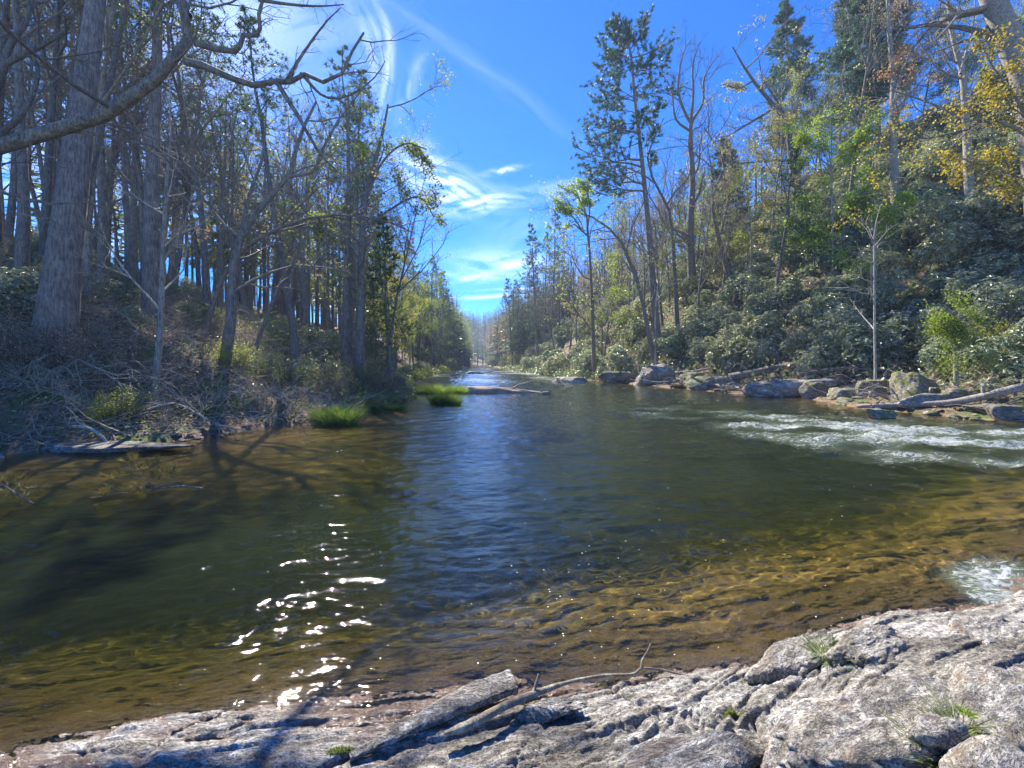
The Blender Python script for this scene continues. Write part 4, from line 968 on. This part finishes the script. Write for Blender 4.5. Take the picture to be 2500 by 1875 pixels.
log('log', [(-60, 1112, 9.4), (0, 1080, 9.6), (60, 1045, 9.8), (130, 1012, 10.2)], .17, .12, B_lich, 'grey mossy log climbing the bank at the left photo edge', seed=12)
log('fallen_branch', [(178, 1040, 9.5), (215, 1045, 9.5), (245, 1062, 9.5), (262, 1082, 9.5), (274, 1098, 9.4)], .035, .02, B_pale, 'bent pale branch dipping into the water over the bluish slab', 'branch',
    stubs=[([(215, 1045, 9.5), (190, 1030, 9.5), (184, 1018, 9.5)], .02, .01)], seed=13)
log('fallen_branch', [(5, 950, 10.5), (20, 985, 10.4), (45, 1010, 10.3), (70, 1040, 10.2)], .04, .025, B_pale, 'pale forked stick leaning on the bank at the far left', 'branch', seed=14, stubs=[([(30, 995, 10.3), (60, 1002, 10.2), (90, 1000, 10.1)], .018, .008)])
log('fallen_branch', [(-40, 1060, 9), (-10, 1100, 8.8), (10, 1122, 8.6)], .05, .03, B_pale, 'broken pale branch end poking into the water at the left edge', 'branch', seed=15)

def twiggy(name, pts, r0, r1, mats, label, cat='branch', n1=6, n2=5, group=None, needle=False, lf=.5, lift=.0):
    S = spine_resample([W3(p) for p in pts], 9); base = S[0].copy(); S = S-base
    a, b = MB(), MB(); a.tubes(S, np.linspace(r0, r1, 9), 6)
    P, Rr = children(S[None], np.linspace(r0, r1, 9)[None], n1, .2, 1, .7, .25, lf, .3, 6, .2, lift, .5, .3); b.tubes(P, Rr, 4)
    P2, R2 = children(P, Rr, n2, .2, 1, .7, .25, .5, .3, 4, .2, lift, .5, .2); b.tubes(P2, R2, 3)
    if needle: needles(b, np.concatenate([P2[:, -1], P2[:, 2], P[:, -1]]), np.concatenate([P2[:, -1]-P2[:, -2], P2[:, 2]-P2[:, 1], P[:, -1]-P[:, -2]]), 16, .13, .006, .45)
    return place(name, (a.mesh(name), b.mesh(name+'_twigs', False)), mats, base, 0, 1, label, cat, group, ('limb', 'twigs'))
NEED = mat_leaf('drowned_needles', (.10, .075, .03), (.24, .20, .07), .5, .35, 3)
twiggy('pine_branch', [(495, 1193, 6.5), (440, 1187, 6.5), (380, 1195, 6.4), (330, 1205, 6.4), (270, 1215, 6.3)], .016, .006, [[B_twig], [B_twig, NEED]], 'fallen pine branch with brown needles half sunk in the water', n1=9, n2=5, needle=True, lf=.34, lift=.06)
twiggy('pine_branch', [(385, 1195, 6.4), (345, 1165, 6.4), (300, 1140, 6.4)], .011, .005, [[B_twig], [B_twig, NEED]], 'needled side branch rising above the half-sunk pine branch', n1=6, n2=4, needle=True, lf=.5, lift=.05)
twiggy('pine_branch', [(90, 1235, 5.8), (40, 1205, 5.8), (0, 1180, 5.8), (-40, 1165, 5.8)], .012, .005, [[B_twig], [B_twig, NEED]], 'needled pine branch drooping in from the left photo edge', n1=8, n2=5, needle=True, lf=.45, lift=.05)
twiggy('fallen_branch', [(360, 1000, 11), (430, 985, 11), (520, 1030, 10.9), (600, 1052, 10.8)], .028, .01, [[B_pale], [B_dead]], 'pale branch arching down to the water left of the bright grass tuft', n1=8, n2=4)
twiggy('fallen_branch', [(120, 860, 11.5), (200, 880, 11.4), (290, 935, 11.3), (320, 985, 11.2)], .03, .01, [[B_pale], [B_dead]], 'bare pale branch hanging down the bank below the massive pine', n1=8, n2=4)
twiggy('fallen_branch', [(700, 990, 14), (705, 1020, 13.8), (712, 1040, 13.6)], .014, .008, [[B_pale], [B_dead]], 'short white stick standing at the waterline beside the bright grass tuft', n1=2, n2=2)
twiggy('fallen_branch', [(q[0], q[1], q[2]) for q in gpts([(2245, 900), (2180, 905), (2140, 915), (2100, 935)], .45)], .05, .02, [[B_pale], [B_pale]], 'tangled pale branches fallen above the mossy block', n1=9, n2=5)
twiggy('fallen_branch', gpts([(2345, 905), (2370, 918), (2395, 935)], .4), .025, .01, [[B_pale], [B_pale]], 'thin pale sticks pointing down toward the raised log end', n1=4, n2=2)
twiggy('fallen_branch', gpts([(2130, 915), (2110, 930), (2070, 945)], .3), .05, .02, [[B_dead], [B_dead]], 'grey crooked limb left of the tangled pale branches', n1=6, n2=4)
random.seed(77)
for i in range(115):       # brush heaped on the left bank
    px = random.uniform(20, 760); py = random.uniform(800, 1060)-.05*px; x, Y, z = hit(px, py)
    if Y > 24 or z < .02: continue
    dx = random.uniform(-130, 130); py0 = py-8
    twiggy('fallen_branch', [(px, py0, Y), (px+dx*.5, py0-random.uniform(8, 45), Y-.15), (px+dx, py0-random.uniform(-12, 40), Y-.3)], random.uniform(.01, .03), .005, [[random.choice([B_dead, B_pale, B_grey])], [random.choice([B_dead, B_pale])]],
           'dead branch in the brush heap', group='dead branches heaped on the left bank', n1=7, n2=6, lift=.03)
for i in range(46):
    px = random.uniform(1560, 2480); py = random.uniform(905, 985); x, Y, z = hit(px, py)
    if z < .02: continue
    dx = random.uniform(-90, 90); py0 = py-6
    twiggy('fallen_branch', [(px, py0, Y), (px+dx*.5, py0-random.uniform(5, 28), Y-.2), (px+dx, py0-random.uniform(0, 24), Y-.4)], random.uniform(.03, .08), .012, [[B_pale], [B_pale]],
           'pale driftwood branch caught on rocks', group='driftwood caught on the right bank', n1=7, n2=5)

# ------------------------------------------------------------------ grass
def blades(n, rad, h, wd, spread=.5, zf=None, ax=1.0, segs=3, lean=.35):
    a = ru(0, 6.28, n); r = rad*np.sqrt(ru(0, 1, n)); b = np.stack([np.cos(a)*r*ax, np.sin(a)*r, np.zeros(n)], 1)
    if zf is not None: b[:, 2] = zf(b[:, 0], b[:, 1])
    d = unit(np.stack([np.cos(a)*r/rad*spread*ax+.25*rn(n), np.sin(a)*r/rad*spread+.25*rn(n), np.ones(n)], 1)); L = h*ru(.55, 1.15, n)*(1-.35*(r/rad)**2)
    out = unit(np.stack([d[:, 0], d[:, 1], 0*a], 1)+1e-4); side = unit(np.cross(d, rn(n, 3)))
    P = [b+d*(L*t)[:, None]+out*(lean*L*t*t)[:, None]-np.array([0, 0, .25])*(L*t*t)[:, None]*lean for t in np.linspace(0, 1, segs+1)]
    V = []
    for i, p in enumerate(P):
        w = wd*(1-i/segs)*.5+.0008; V += [p-side*w, p+side*w]
    V = np.stack(V, 1); m = V.shape[1]; idx = np.arange(n*m).reshape(n, m)
    q = np.concatenate([np.stack([idx[:, 2*i], idx[:, 2*i+1], idx[:, 2*i+3], idx[:, 2*i+2]], 1) for i in range(segs)])
    return V.reshape(-1, 3), q
def tussock(px0, px1, py_top, py_base, mat, label, n=2600, wd=.012, name='grass_clump', z=0.0, ax=None, dfac=.5, spread=.5):
    Y = D_(py_base, z); w = (px1-px0)/F*Y/2; h = (py_base-py_top)/F*Y; x = ((px0+px1)/2-1250)/F*Y
    VV, QQ, m = [], [], 0; nc = 13
    for i in range(nc):
        a = ru(0, 6.28); r = math.sqrt(ru(0, 1)); cx, cy = math.cos(a)*r*w*.72, math.sin(a)*r*w*dfac*.72
        V, q = blades(n//nc, w*ru(.22, .4), h*ru(1.1, 1.7)*(1-.3*r), wd*1.4, .55, lean=.35)
        V = V+np.array([cx, cy, 0]); VV.append(V); QQ.append(q+m); m += len(V)
    me = raw_mesh(name, np.concatenate(VV), [np.concatenate(QQ)], False); o = link(name, me, mat); o.location = (x, Y+w*dfac, z-.03)
    return tag(o, label, 'grass')
tussock(752, 868, 985, 1038, L_grass, 'bright green grass tuft at the left waterline', 3800, .012)
tussock(1043, 1124, 958, 988, L_grass, 'round dark green grass tuft standing alone in the water', 3000, .016)
tussock(990, 1085, 938, 962, L_grass, 'long grass patch on the islet, left half', 3000, .02)
tussock(1075, 1142, 941, 962, L_grass, 'grass patch on the islet against the drift log end', 2400, .02)
tussock(935, 985, 985, 1002, L_grass2, 'small dull grass fringe below the twiggy bushes', 900, .014)
tussock(55, 150, 1030, 1072, L_grass2, 'yellowish grass beside the mossy log on the left', 1600, .010, z=.1)
tussock(860, 930, 965, 1005, L_grass2, 'tall dull grass between bright tuft and twiggy bushes', 1200, .012)
tussock(2400, 2460, 968, 1012, L_grass, 'long-leaved green plant under the raised log end', 260, .035, spread=1.3)
tussock(2460, 2520, 965, 990, L_grass, 'second green leafy plant at the right photo edge', 220, .035, spread=1.3)
# twiggy waterside bushes and leafy ones on the left bar
def bush(px, Y, rad, h, mats, label, leaf=None, n=34, lean=(0, 0)):
    x = (px-1250)/F*Y; base = np.array([x, Y, max(gz(x, Y), 0)-.1])
    a = ru(0, 6.28, n); r = rad*.25*ru(0, 1, n); st = np.stack([np.cos(a)*r, np.sin(a)*r, np.zeros(n)], 1)
    d = np.stack([np.cos(a)*.6+lean[0], np.sin(a)*.6+lean[1], np.ones(n)+0*a], 1)
    A, B = MB(), MB(); P, Rr = grow(st, d, h*ru(.7, 1.3, n), np.full(n, .018), 6, .14, .02); A.tubes(P, Rr, 4)
    P1, R1 = children(P, Rr, 6, .25, 1, .6, .2, .5, .4, 5, .2, .03); B.tubes(P1, R1, 3)
    P2, R2 = children(P1, R1, 4, .2, 1, .6, .2, .5, .3, 3, .2, .02); B.tubes(P2, R2, 3)
    if leaf is not None:
        k = leaf[0]; pos = np.repeat(P2[:, -1], k, 0)+rn(len(P2)*k, 3)*leaf[1]; s = leaf[2]*ru(.6, 1.3, len(pos)); B.leaves(pos, rn(len(pos), 3), rn(len(pos), 3)*.6+np.array([0, 0, 1]), s, s*.55)
    return place('bush', (A.mesh('bush_stems'), B.mesh('bush_twigs', False)), mats, base, 0, 1, label, 'bush', None, ('stem', 'twigs'))
bush(930, 21, 1.4, 1.9, [[B_twig], [B_twig, L_olive]], 'brown twiggy bush leaning over the water, rightmost of the left bank', (1, .05, .05), 46, (.35, -.1))
bush(870, 20, 1.2, 1.7, [[B_twig], [B_twig, L_yg]], 'yellow-green budding bush left of the brown twiggy bush', (3, .06, .055), 36)
bush(800, 17.5, 1.2, 1.4, [[B_twig], [B_twig, L_olive]], 'olive twiggy bush behind the bright grass tuft', (3, .06, .055), 36)
bush(700, 16, 1.3, 1.2, [[B_dark], [B_dark, L_hem]], 'feathery dark green bush left of the bright grass tuft', (6, .07, .05), 40)
bush(620, 15.5, 1.3, 1.1, [[B_dark], [B_dark, L_hem]], 'low feathery green bush midway along the left bank', (6, .07, .05), 36)
bush(560, 14.5, 1.0, .9, [[B_dark], [B_dark, L_yg]], 'small yellow-green bush under the arching hoop tree', (4, .06, .05), 26)
bush(290, 11, .8, .75, [[B_twig], [B_twig, L_yg]], 'yellow-green bush on the gravel shore below the pines', (5, .05, .04), 26)
bush(250, 10.6, .6, .5, [[B_twig], [B_twig, L_yg]], 'low green bush just left of the gravel shore bush', (5, .05, .04), 18)
bush(60, 11, 1.1, 1.5, [[B_twig], [B_twig, L_brown]], 'brown dead-leaved bush in shadow at the far left', (2, .06, .06), 36)
bush(150, 11.5, 1.1, 1.2, [[B_twig], [B_twig, L_brown]], 'brown twiggy bush beneath the massive pine', (1, .06, .06), 30)
bush(2310, 14.5*1.45, 1.2, 1.3, [[B_twig], [B_twig, L_hem]], 'small-leaved green bush hanging over the tall leaning slab', (5, .07, .07), 26)
bush(2420, 19, 1.2, 1.2, [[B_twig], [B_twig, L_yg]], 'yellow-green bush above the long log at right', (5, .07, .07), 26)
bush(1960, 30, .9, .9, [[B_twig], [B_twig, L_rust]], 'small rusty bush low among the rhododendrons', (4, .07, .08), 26)

# ------------------------------------------------------------------ ground cover, litter and distant woods: uncountable
def surf(n, side, yr, dr, ypow=1.0):
    y = yr[0]+(yr[1]-yr[0])*ru(0, 1, n)**ypow; d = ru(dr[0], dr[1], n); x = np.where(side < 0, XL(y)-d, XR(y)+d); return x, y, ground_z(x, y)
def scatter_stuff(name, n, side, yr, dr, mat, ln, kind='leaf', lift=.06, thr=None, ypow=1.0, label=''):
    x, y, z = surf(n, side, yr, dr, ypow)
    if thr is not None:
        k = fbm(x*.45, y*.45, 3, 201) > thr; x, y, z = x[k], y[k], z[k]
    m = len(x); mb = MB()
    if kind == 'leaf':
        pos = np.stack([x, y, z+np.abs(rn(m))*lift], 1); s = ln*ru(.5, 1.4, m)*(1+y*.02); mb.leaves(pos, rn(m, 3), rn(m, 3)*.7+np.array([0, 0, 1]), s, s*.55, 0)
    elif kind == 'stick':
        a = ru(0, 6.28, m); d = np.stack([np.cos(a), np.sin(a), .25*rn(m)+.12], 1); P, Rr = grow(np.stack([x, y, z+.03+.1*ru(0, 1, m)], 1), d, ln*ru(.3, 1.6, m), .006+.012*ru(0, 1, m)**2, 5, .2, -.04); mb.tubes(P, Rr, 3, 0)
        P, Rr = children(P, Rr, 3, .3, 1, .7, .2, .5, .3, 4, .2, .02); mb.tubes(P, Rr, 3, 0)
    elif kind == 'stem':
        d = np.stack([.35*rn(m), .35*rn(m), np.ones(m)], 1); P, Rr = grow(np.stack([x, y, z-.03], 1), d, ln*ru(.3, 1.5, m), .006+.008*ru(0, 1, m), 5, .12, .02); mb.tubes(P, Rr, 3, 0)
        P, Rr = children(P, Rr, 5, .3, 1, .6, .2, .5, .4, 4, .2, .02); mb.tubes(P, Rr, 3, 0)
    o = link(name, mb.mesh(name, False), mat, kind='stuff'); return tag(o, label, 'undergrowth')
scatter_stuff('leaf_litter', 34000, -1, (9, 45), (.1, 28), L_brown, .09, label='brown fallen leaves covering the left slope')
scatter_stuff('ground_leaves', 44000, -1, (9, 50), (.1, 18), L_yg, .07, lift=.25, thr=-.02, label='small green plants patching the left slope')
scatter_stuff('dark_ground_cover', 30000, -1, (9, 60), (.3, 26), L_rho2, .08, lift=.25, thr=.15, label='low dark green undergrowth on the left slope')
scatter_stuff('twig_litter', 5200, -1, (9, 36), (.0, 22), B_dead, 1.2, 'stick', label='pale dead twigs littering the left slope')
scatter_stuff('brush_stems', 1800, -1, (11, 60), (1, 24), B_twig, 1.5, 'stem', label='thin upright brush on the left slope')
scatter_stuff('twig_litter', 3600, -1, (9, 30), (.0, 16), B_pale, 1.0, 'stick', label='whitish bare sticks scattered on the left bank')
scatter_stuff('shore_grass', 14000, -1, (17, 130), (-.5, 2.2), L_grass2, .16, lift=.35, label='dull grass along the far left shore')
scatter_stuff('shore_grass', 12000, 1, (40, 130), (-.5, 2.2), L_rho2, .16, lift=.4, label='low greenery along the far right shore')
scatter_stuff('leaf_litter', 22000, 1, (13, 60), (.1, 34), L_brown, .12, label='brown fallen leaves on the right hillside')
scatter_stuff('ground_leaves', 60000, 1, (13, 70), (2.6, 45), L_rho2, .17, lift=.5, thr=-.35, label='low green undergrowth between right bank rhododendrons')
scatter_stuff('twig_litter', 1800, 1, (13, 45), (.2, 12), B_pale, 1.6, 'stick', label='pale dead twigs on the right bank')
scatter_stuff('brush_stems', 1800, 1, (25, 100), (2, 50), B_grey, 3.2, 'stem', label='thin grey saplings and brush on the right hillside')

def far_woods(name, n, region, mats_, label, hmin=16, hmax=27):
    mb = MB(); P = []
    x, y = region(n); z = ground_z(x, y); H = ru(hmin, hmax, n); con = ru(0, 1, n) < .45
    for i in range(n):
        b = np.array([x[i], y[i], z[i]-.3]); h = H[i]; S = np.stack([b, b+(0.1*rn(), .1*rn(), h*.5), b+(.3*rn(), .3*rn(), h*.98)]).astype(float)
        mb.tubes(S, np.array([.16, .12, .03])*h/16, 4, 0)
        if con[i]:
            m = 110; t = ru(.18, 1, m)**.8; a = ru(0, 6.28, m); r = (1-t)*h*.17*ru(.4, 1.1, m)+.15
            pos = b+np.stack([np.cos(a)*r*.3, np.sin(a)*r*.3, t*h], 1); d = np.stack([np.cos(a), np.sin(a), .1-.3*(1-t)], 1)
            mb.leaves(pos, d, np.array([0, 0, 1])+.2*rn(m, 3), r*1.1+.3, .35+r*.35, 1)
        else:
            m = 130; t = ru(.3, 1, m); a = ru(0, 6.28, m); r = np.sin(np.clip((t-.25)/.78, 0, 1)*np.pi)**.6*h*.2*np.sqrt(ru(0, 1, m))
            pos = b+np.stack([np.cos(a)*r, np.sin(a)*r, t*h], 1); mb.leaves(pos, rn(m, 3), rn(m, 3), .55*ru(.5, 1.4, m), .3, 2)
            ml = 7; q = b+np.array([[0, 0, 1.]])*h*ru(.35, .8, ml)[:, None]; dd = np.stack([rn(ml), rn(ml), 1.2+0*rn(ml)], 1)
            P.append(np.stack([q, q+unit(dd)*h*.14, q+unit(dd)*h*.26+.3*rn(ml, 3)], 1))
    if P: P = np.concatenate(P); mb.tubes(P, np.tile([.05, .03, .012], (len(P), 1)), 3, 0)
    o = link(name, mb.mesh(name, False), kind='stuff'); [o.data.materials.append(q) for q in mats_]; return tag(o, label, 'woods')
def reg(side, yr, dr, yp=1.0):
    def f(n):
        y = yr[0]+(yr[1]-yr[0])*ru(0, 1, n)**yp; d = ru(dr[0], dr[1], n); return (XL(y)-d if side < 0 else XR(y)+d), y
    return f
far_woods('distant_woods', 330, reg(-1, (45, 300), (12, 60)), [B_dark, L_pine, L_olive], 'hazy woods behind the left bank trees')
far_woods('distant_woods', 330, reg(1, (75, 300), (14, 75)), [B_dark, L_pine2, L_olive], 'hazy woods behind the right bank trees')
far_woods('distant_woods', 300, reg(-1, (110, 300), (1, 16)), [B_dark, L_pine, L_yg], 'waterside woods far upstream on the left')
far_woods('distant_woods', 260, reg(1, (110, 300), (1, 18)), [B_dark, L_pine2, L_rust], 'waterside woods far upstream on the right')
far_woods('distant_woods', 1500, lambda n: (ru(-130, 110, n), 290+ru(0, 1, n)**.8*230), [B_dark, L_pine, L_pine2], 'forested hill closing the valley far upstream')
# ------------------------------------------------------------------ foreground pieces on the ledge
def near_rock(px, py, z, sx, sy, sz, seed, label, mat=None, yaw=0, tilt=(0, 0), sub=6, rough=.05, planes=14, sharp=10, strata=.02):
    Y = (HC-z)*F/(py-885.0); x = (px-1250)/F*Y
    o = link('boulder', rock_mesh('boulder', sx, sy, sz, seed, sub, planes, sharp, rough, strata, .25), mat or RK_near)
    o.location = (x, Y, z-sz*.55); o.rotation_euler = (tilt[0], tilt[1], yaw); return tag(o, label, 'rock')
near_rock(2110, 1760, .37, .62, .30, .24, 204, 'big pale lichen-speckled slab in the right foreground', yaw=R(24), tilt=(R(-6), R(4)), rough=.06, planes=14, sharp=12, strata=.04)
near_rock(2440, 1835, .50, .26, .20, .20, 207, 'smooth rounded boulder in the bottom right corner', yaw=R(30), rough=.02, planes=30, sharp=6)
near_rock(2440, 1680, .36, .36, .26, .22, 211, 'broad orange-stained rock behind the rounded corner boulder', yaw=R(25), rough=.04, planes=12)
near_rock(2285, 1770, .46, .10, .08, .08, 213, 'small grey lump of rock beside the crevice grass', yaw=R(10), rough=.06, sub=5)
near_rock(1690, 1850, .30, .34, .13, .12, 217, 'elongated grey rock at the foot of the big lichen-speckled slab', yaw=R(14), rough=.05)
near_rock(1372, 1715, .10, .15, .06, .05, 220, 'rounded pale rock lump at the waterline beside the long stick', yaw=R(8), rough=.08, planes=12)
near_rock(1930, 1600, .14, .36, .12, .12, 223, 'dark humped rock at the waterline left of the grass tuft', yaw=R(30), rough=.05)
near_rock(2130, 1560, .22, .40, .13, .14, 227, 'knobbly tan rock ridge right of the grass tuft', yaw=R(24), rough=.07)
near_rock(2400, 1530, .22, .42, .18, .16, 229, 'dark ridge of rock beside the white spill', yaw=R(22), rough=.06)

def overhang_slab():
    A = np.array([(-.80, 2.02, .055), (-.62, 2.12, .065), (-.40, 2.25, .08), (-.20, 2.36, .088), (.01, 2.46, .088)])
    S = spine_resample(A, 60); n = 60; t = np.linspace(0, 1, n); k = 28
    w = .018+.045*smooth(t, 0, .8); th = .009+.015*smooth(t, 0, .7); a = np.arange(k)*2*np.pi/k
    T = unit(np.gradient(S, axis=0)); side = unit(np.cross(T, np.array([0, 0, 1.]))); up = np.cross(side, T)
    sup = lambda c: np.sign(c)*np.abs(c)**.42
    U = sup(np.cos(a))[None]*w[:, None]; V_ = sup(np.sin(a))[None]*th[:, None]
    U = U*(1+.10*perlin(t[:, None]*9, 2+np.sin(a)[None]*2, 7)); V_ = V_+.006*perlin(t[:, None]*16+np.cos(a)[None], np.cos(a)[None]*5, 9)+.003*perlin(t[:, None]*60, np.cos(a)[None]*12, 10)
    P = S[:, None]-side[:, None]*U[..., None]*-1+up[:, None]*(V_-.35*U*.6)[..., None]
    idx = np.arange(n*k).reshape(n, k); q = np.stack([idx[:-1], np.roll(idx, -1, 1)[:-1], np.roll(idx, -1, 1)[1:], idx[1:]], -1).reshape(-1, 4)
    V = np.vstack([P.reshape(-1, 3), S[:1], S[-1:]]); r_ = np.roll(np.arange(k), -1)
    t1 = np.stack([np.full(k, n*k), idx[0][r_], idx[0]], 1); t2 = np.stack([np.full(k, n*k+1), idx[-1], idx[-1][r_]], 1)
    base = S[30].copy(); o = link('rock_slab', raw_mesh('rock_slab', V-base, [q, t1, t2], True), RK_near); o.location = base
    return tag(o, 'narrow tapered rock slab with a dark gap beneath it, at the waterline', 'rock')
overhang_slab()

def Wz(px, py, z): Y = (HC-z)*F/(py-885.0); return np.array([(px-1250)/F*Y, Y, z])
def near_stick():
    S = spine_resample([Wz(1085, 1792, .12), Wz(1150, 1768, .13), Wz(1205, 1738, .13), Wz(1235, 1722, .12), Wz(1300, 1696, .10), Wz(1380, 1668, .07), Wz(1470, 1650, .05), Wz(1545, 1646, .05), Wz(1565, 1632, .055), Wz(1610, 1634, .04), Wz(1660, 1645, .02), Wz(1715, 1648, .0)], 60)
    base = S[0].copy(); mb = MB(); r = np.interp(np.linspace(0, 1, 60), [0, .05, .3, .45, 1], [.010, .022, .020, .011, .004])*(1+.10*rn(60)*.6)
    mb.tubes(S, r, 10); shift(mb, base); root = link('fallen_stick', mb.mesh('fallen_stick'), B_stick); root.location = base
    tag(root, 'long crooked lichen-crusted stick lying along the near waterline', 'stick')
    for pts, a, b in [([Wz(1302, 1694, .10), Wz(1308, 1672, .13), Wz(1316, 1645, .17)], .010, .007), ([Wz(1565, 1632, .055), Wz(1568, 1612, .08), Wz(1580, 1592, .11), Wz(1588, 1572, .14)], .008, .004)]:
        m2 = MB(); m2.tubes(spine_resample(pts, 10), np.linspace(a, b, 10), 7); shift(m2, base); link('side_twig', m2.mesh('side_twig'), B_stick, root)
B_stick = mat_bark('stick_bark', (.10, .08, .06), (.26, .23, .19), 4.0, .85, False)
near_stick()

def on_ledge(px, py):
    Y = np.linspace(1.5, 5, 1500); x = (px-1250)/F*Y; z = HC+(885-py)/F*Y; i = int(np.argmax(z <= ledge_z(x, Y)))
    return np.array([x[i], Y[i], z[i]])
def near_tuft(px, py, z, rad, h, n, mat, label, wd=.004):
    p = on_ledge(px, py) if z < .3 else Wz(px, py, z); V, q = blades(n, rad, h, wd, .9, lean=.5); o = link('grass_tuft', raw_mesh('grass_tuft', V, [q], False), mat); o.location = p
    return tag(o, label, 'grass')
near_tuft(2022, 1612, .10, .07, .15, 130, L_grass, 'green grass tuft growing from the near ledge crevice')
near_tuft(2290, 1865, .32, .06, .16, 160, L_grass2, 'yellow-green grass tuft in the crevice at the bottom edge')
near_tuft(2335, 1790, .36, .04, .16, 90, L_grass2, 'dry grass tuft between slab and rounded corner boulder')
near_tuft(2362, 1745, .42, .022, .035, 50, L_lime, 'tiny bright green plant on the rock lump', .005)
# moss cushions
for px, py, z, w in [(1345, 1728, .10, .16), (1790, 1740, .22, .05), (830, 1835, .07, .07)]:
    p = on_ledge(px, py); n = 700; a = ru(0, 6.28, n); r = np.sqrt(ru(0, 1, n)); mb = MB()
    mx_, my_ = np.cos(a)*r*w, np.sin(a)*r*w*.3; mb.leaves(np.stack([mx_, my_, ledge_z(p[0]+mx_, p[1]+my_)-p[2]+.004*rn(n)+.004*(1-r)], 1), rn(n, 3)+(0, 0, .8), rn(n, 3), .012, .005, 0)
    o = link('moss', mb.mesh('moss', False), L_grass2, kind='stuff'); o.location = p; tag(o, 'yellow-green moss on the near ledge', 'moss')
# foam flecks drifting on the pool
def flecks():
    n = 130; px = ru(1150, 2150, n); py = 1180+(ru(0, 1, n)**.7)*440; k = py < 1660-.16*(px-1250); px, py = px[k], py[k]
    Y = 2000/(py-885); x = (px-1250)/F*Y; z = water_z(x, Y)+.002; m = len(x); r = ru(.0015, .0055, m)*(.6+.18*Y)
    a = np.arange(6)*np.pi/3; V = np.stack([x[:, None]+np.cos(a)*r[:, None], Y[:, None]+np.sin(a)*r[:, None]*ru(.5, 1, m)[:, None], z[:, None]+.002+0*a[None]], -1).reshape(-1, 3)
    mt, g, out = new_mat('foam_fleck'); p = g.n('ShaderNodeBsdfPrincipled', {'Base Color': (.8, .8, .78), 'Roughness': .6}); mt.node_tree.links.new(p.outputs[0], out.inputs[0])
    o = link('foam_flecks', raw_mesh('foam_flecks', V, [np.arange(m*6).reshape(m, 6)], False), mt, kind='stuff'); tag(o, 'white foam flecks drifting on the near pool', 'foam')
flecks()

# ------------------------------------------------------------------ thin valley air
def haze():
    x0, x1, y0, y1, z0, z1 = -205, 205, -32, 565, -12, 98
    V = [(x, y, z) for z in (z0, z1) for y in (y0, y1) for x in (x0, x1)]
    q = np.array([[0, 2, 3, 1], [4, 5, 7, 6], [0, 1, 5, 4], [2, 6, 7, 3], [0, 4, 6, 2], [1, 3, 7, 5]])
    m, g, out = new_mat('valley_haze')
    p = g.n('ShaderNodeVolumePrincipled', {'Color': (.50, .68, 1.0), 'Density': HAZE, 'Anisotropy': .35})
    m.node_tree.links.new(p.outputs[0], out.inputs['Volume'])
    o = link('haze', raw_mesh('haze', V, [q], False), m, kind='stuff'); tag(o, 'faint bluish air filling the river valley', 'haze')
HAZE = .00055
haze()
# ------------------------------------------------------------------ each repeated thing gets a label of its own
MARKS = [(0, 'the left photo edge'), (165, 'the massive pine'), (380, 'the second thick pine'), (560, 'the forked bare tree'), (700, 'the feathery green bush'), (805, 'the bright grass tuft'),
         (860, 'the pair of slim trees'), (935, 'the brown twiggy bush'), (1040, 'the islet grass'), (1230, 'the drift log'), (1405, 'the leaning lime tree'), (1520, 'the low ledge rock'), (1595, 'the tallest lone pine'),
         (1688, 'the vase-shaped tree'), (1760, 'the pale fallen branch'), (1830, 'the flat-topped boulder'), (1960, 'the crooked leaning tree'), (2040, 'the lime hillside tree'), (2136, 'the white sapling'), (2250, 'the tall leaning slab'),
         (2330, 'the golden tree'), (2420, 'the raised log end'), (2500, 'the right photo edge')]
ORD = ['nearest', 'second nearest', 'third nearest', 'fourth nearest', 'fifth nearest', 'sixth nearest', 'seventh nearest', 'eighth nearest', 'ninth nearest', 'tenth nearest', 'eleventh nearest', 'twelfth nearest']
CUT = [' on the left wooded slope', ' farther along the left bank', ' leafing out beside the water on the left', ' above the rhododendrons on the right bank', ' on the upper right hillside', ' by the bend on the right',
       ' on the right hillside', ' high on the right hillside', ' farther back on the right bank', ' low on the right bank', ' under the left bank trees', ' on the shaded left slope', ' in the brush heap', ' in the distance on the left', ' in the distance on the right', ' on the rocky shelf of the right bank', ' at the right shore under the log', ' caught on rocks']
def finish_labels():
    buckets = {}
    for o in [o for o in C.objects if o.parent is None and 'group' in o.keys()]:
        x, y, z = o.location
        if y < .5: continue
        px, py = 1250+x/y*F, 885-(z-HC)/y*F; wide = 200 if o['category'] == 'tree' else 90
        if px < -wide or px > 2500+wide:
            for c in list(o.children): bpy.data.objects.remove(c)
            bpy.data.objects.remove(o); continue
        if 'pebble' in o['label'] or y > 108: continue
        base = o['label']
        for c in CUT: base = base.replace(c, '')
        lo = 'low' if py > 830 else ('midway up' if py > 700 else 'high up')
        m = min(MARKS, key=lambda q: abs(q[0]-px)); d = px-m[0]
        rel = 'in line with' if abs(d) < 14 else ('left of' if d < 0 else 'right of')
        if base.count(' ') > 6: lo = ''
        buckets.setdefault((base, lo, rel, m[1]), []).append((y, o))
    for (base, lo, rel, mk), L in buckets.items():
        L.sort(key=lambda q: q[0])
        for i, (y, o) in enumerate(L):
            od = '' if len(L) == 1 else ('farthest' if i == len(L)-1 else (ORD[i] if i < 12 else 'farther'))
            if i >= 12 and i < len(L)-1: od = 'farther one'
            if len((base+' '+od+' '+lo+' '+rel+' '+mk).split()) > 16: lo_ = ''
            else: lo_ = lo
            o['label'] = ' '.join((base+(', '+od if od else ',')+' '+lo_+' '+rel+' '+mk).replace(' ,', ',').split())
finish_labels()
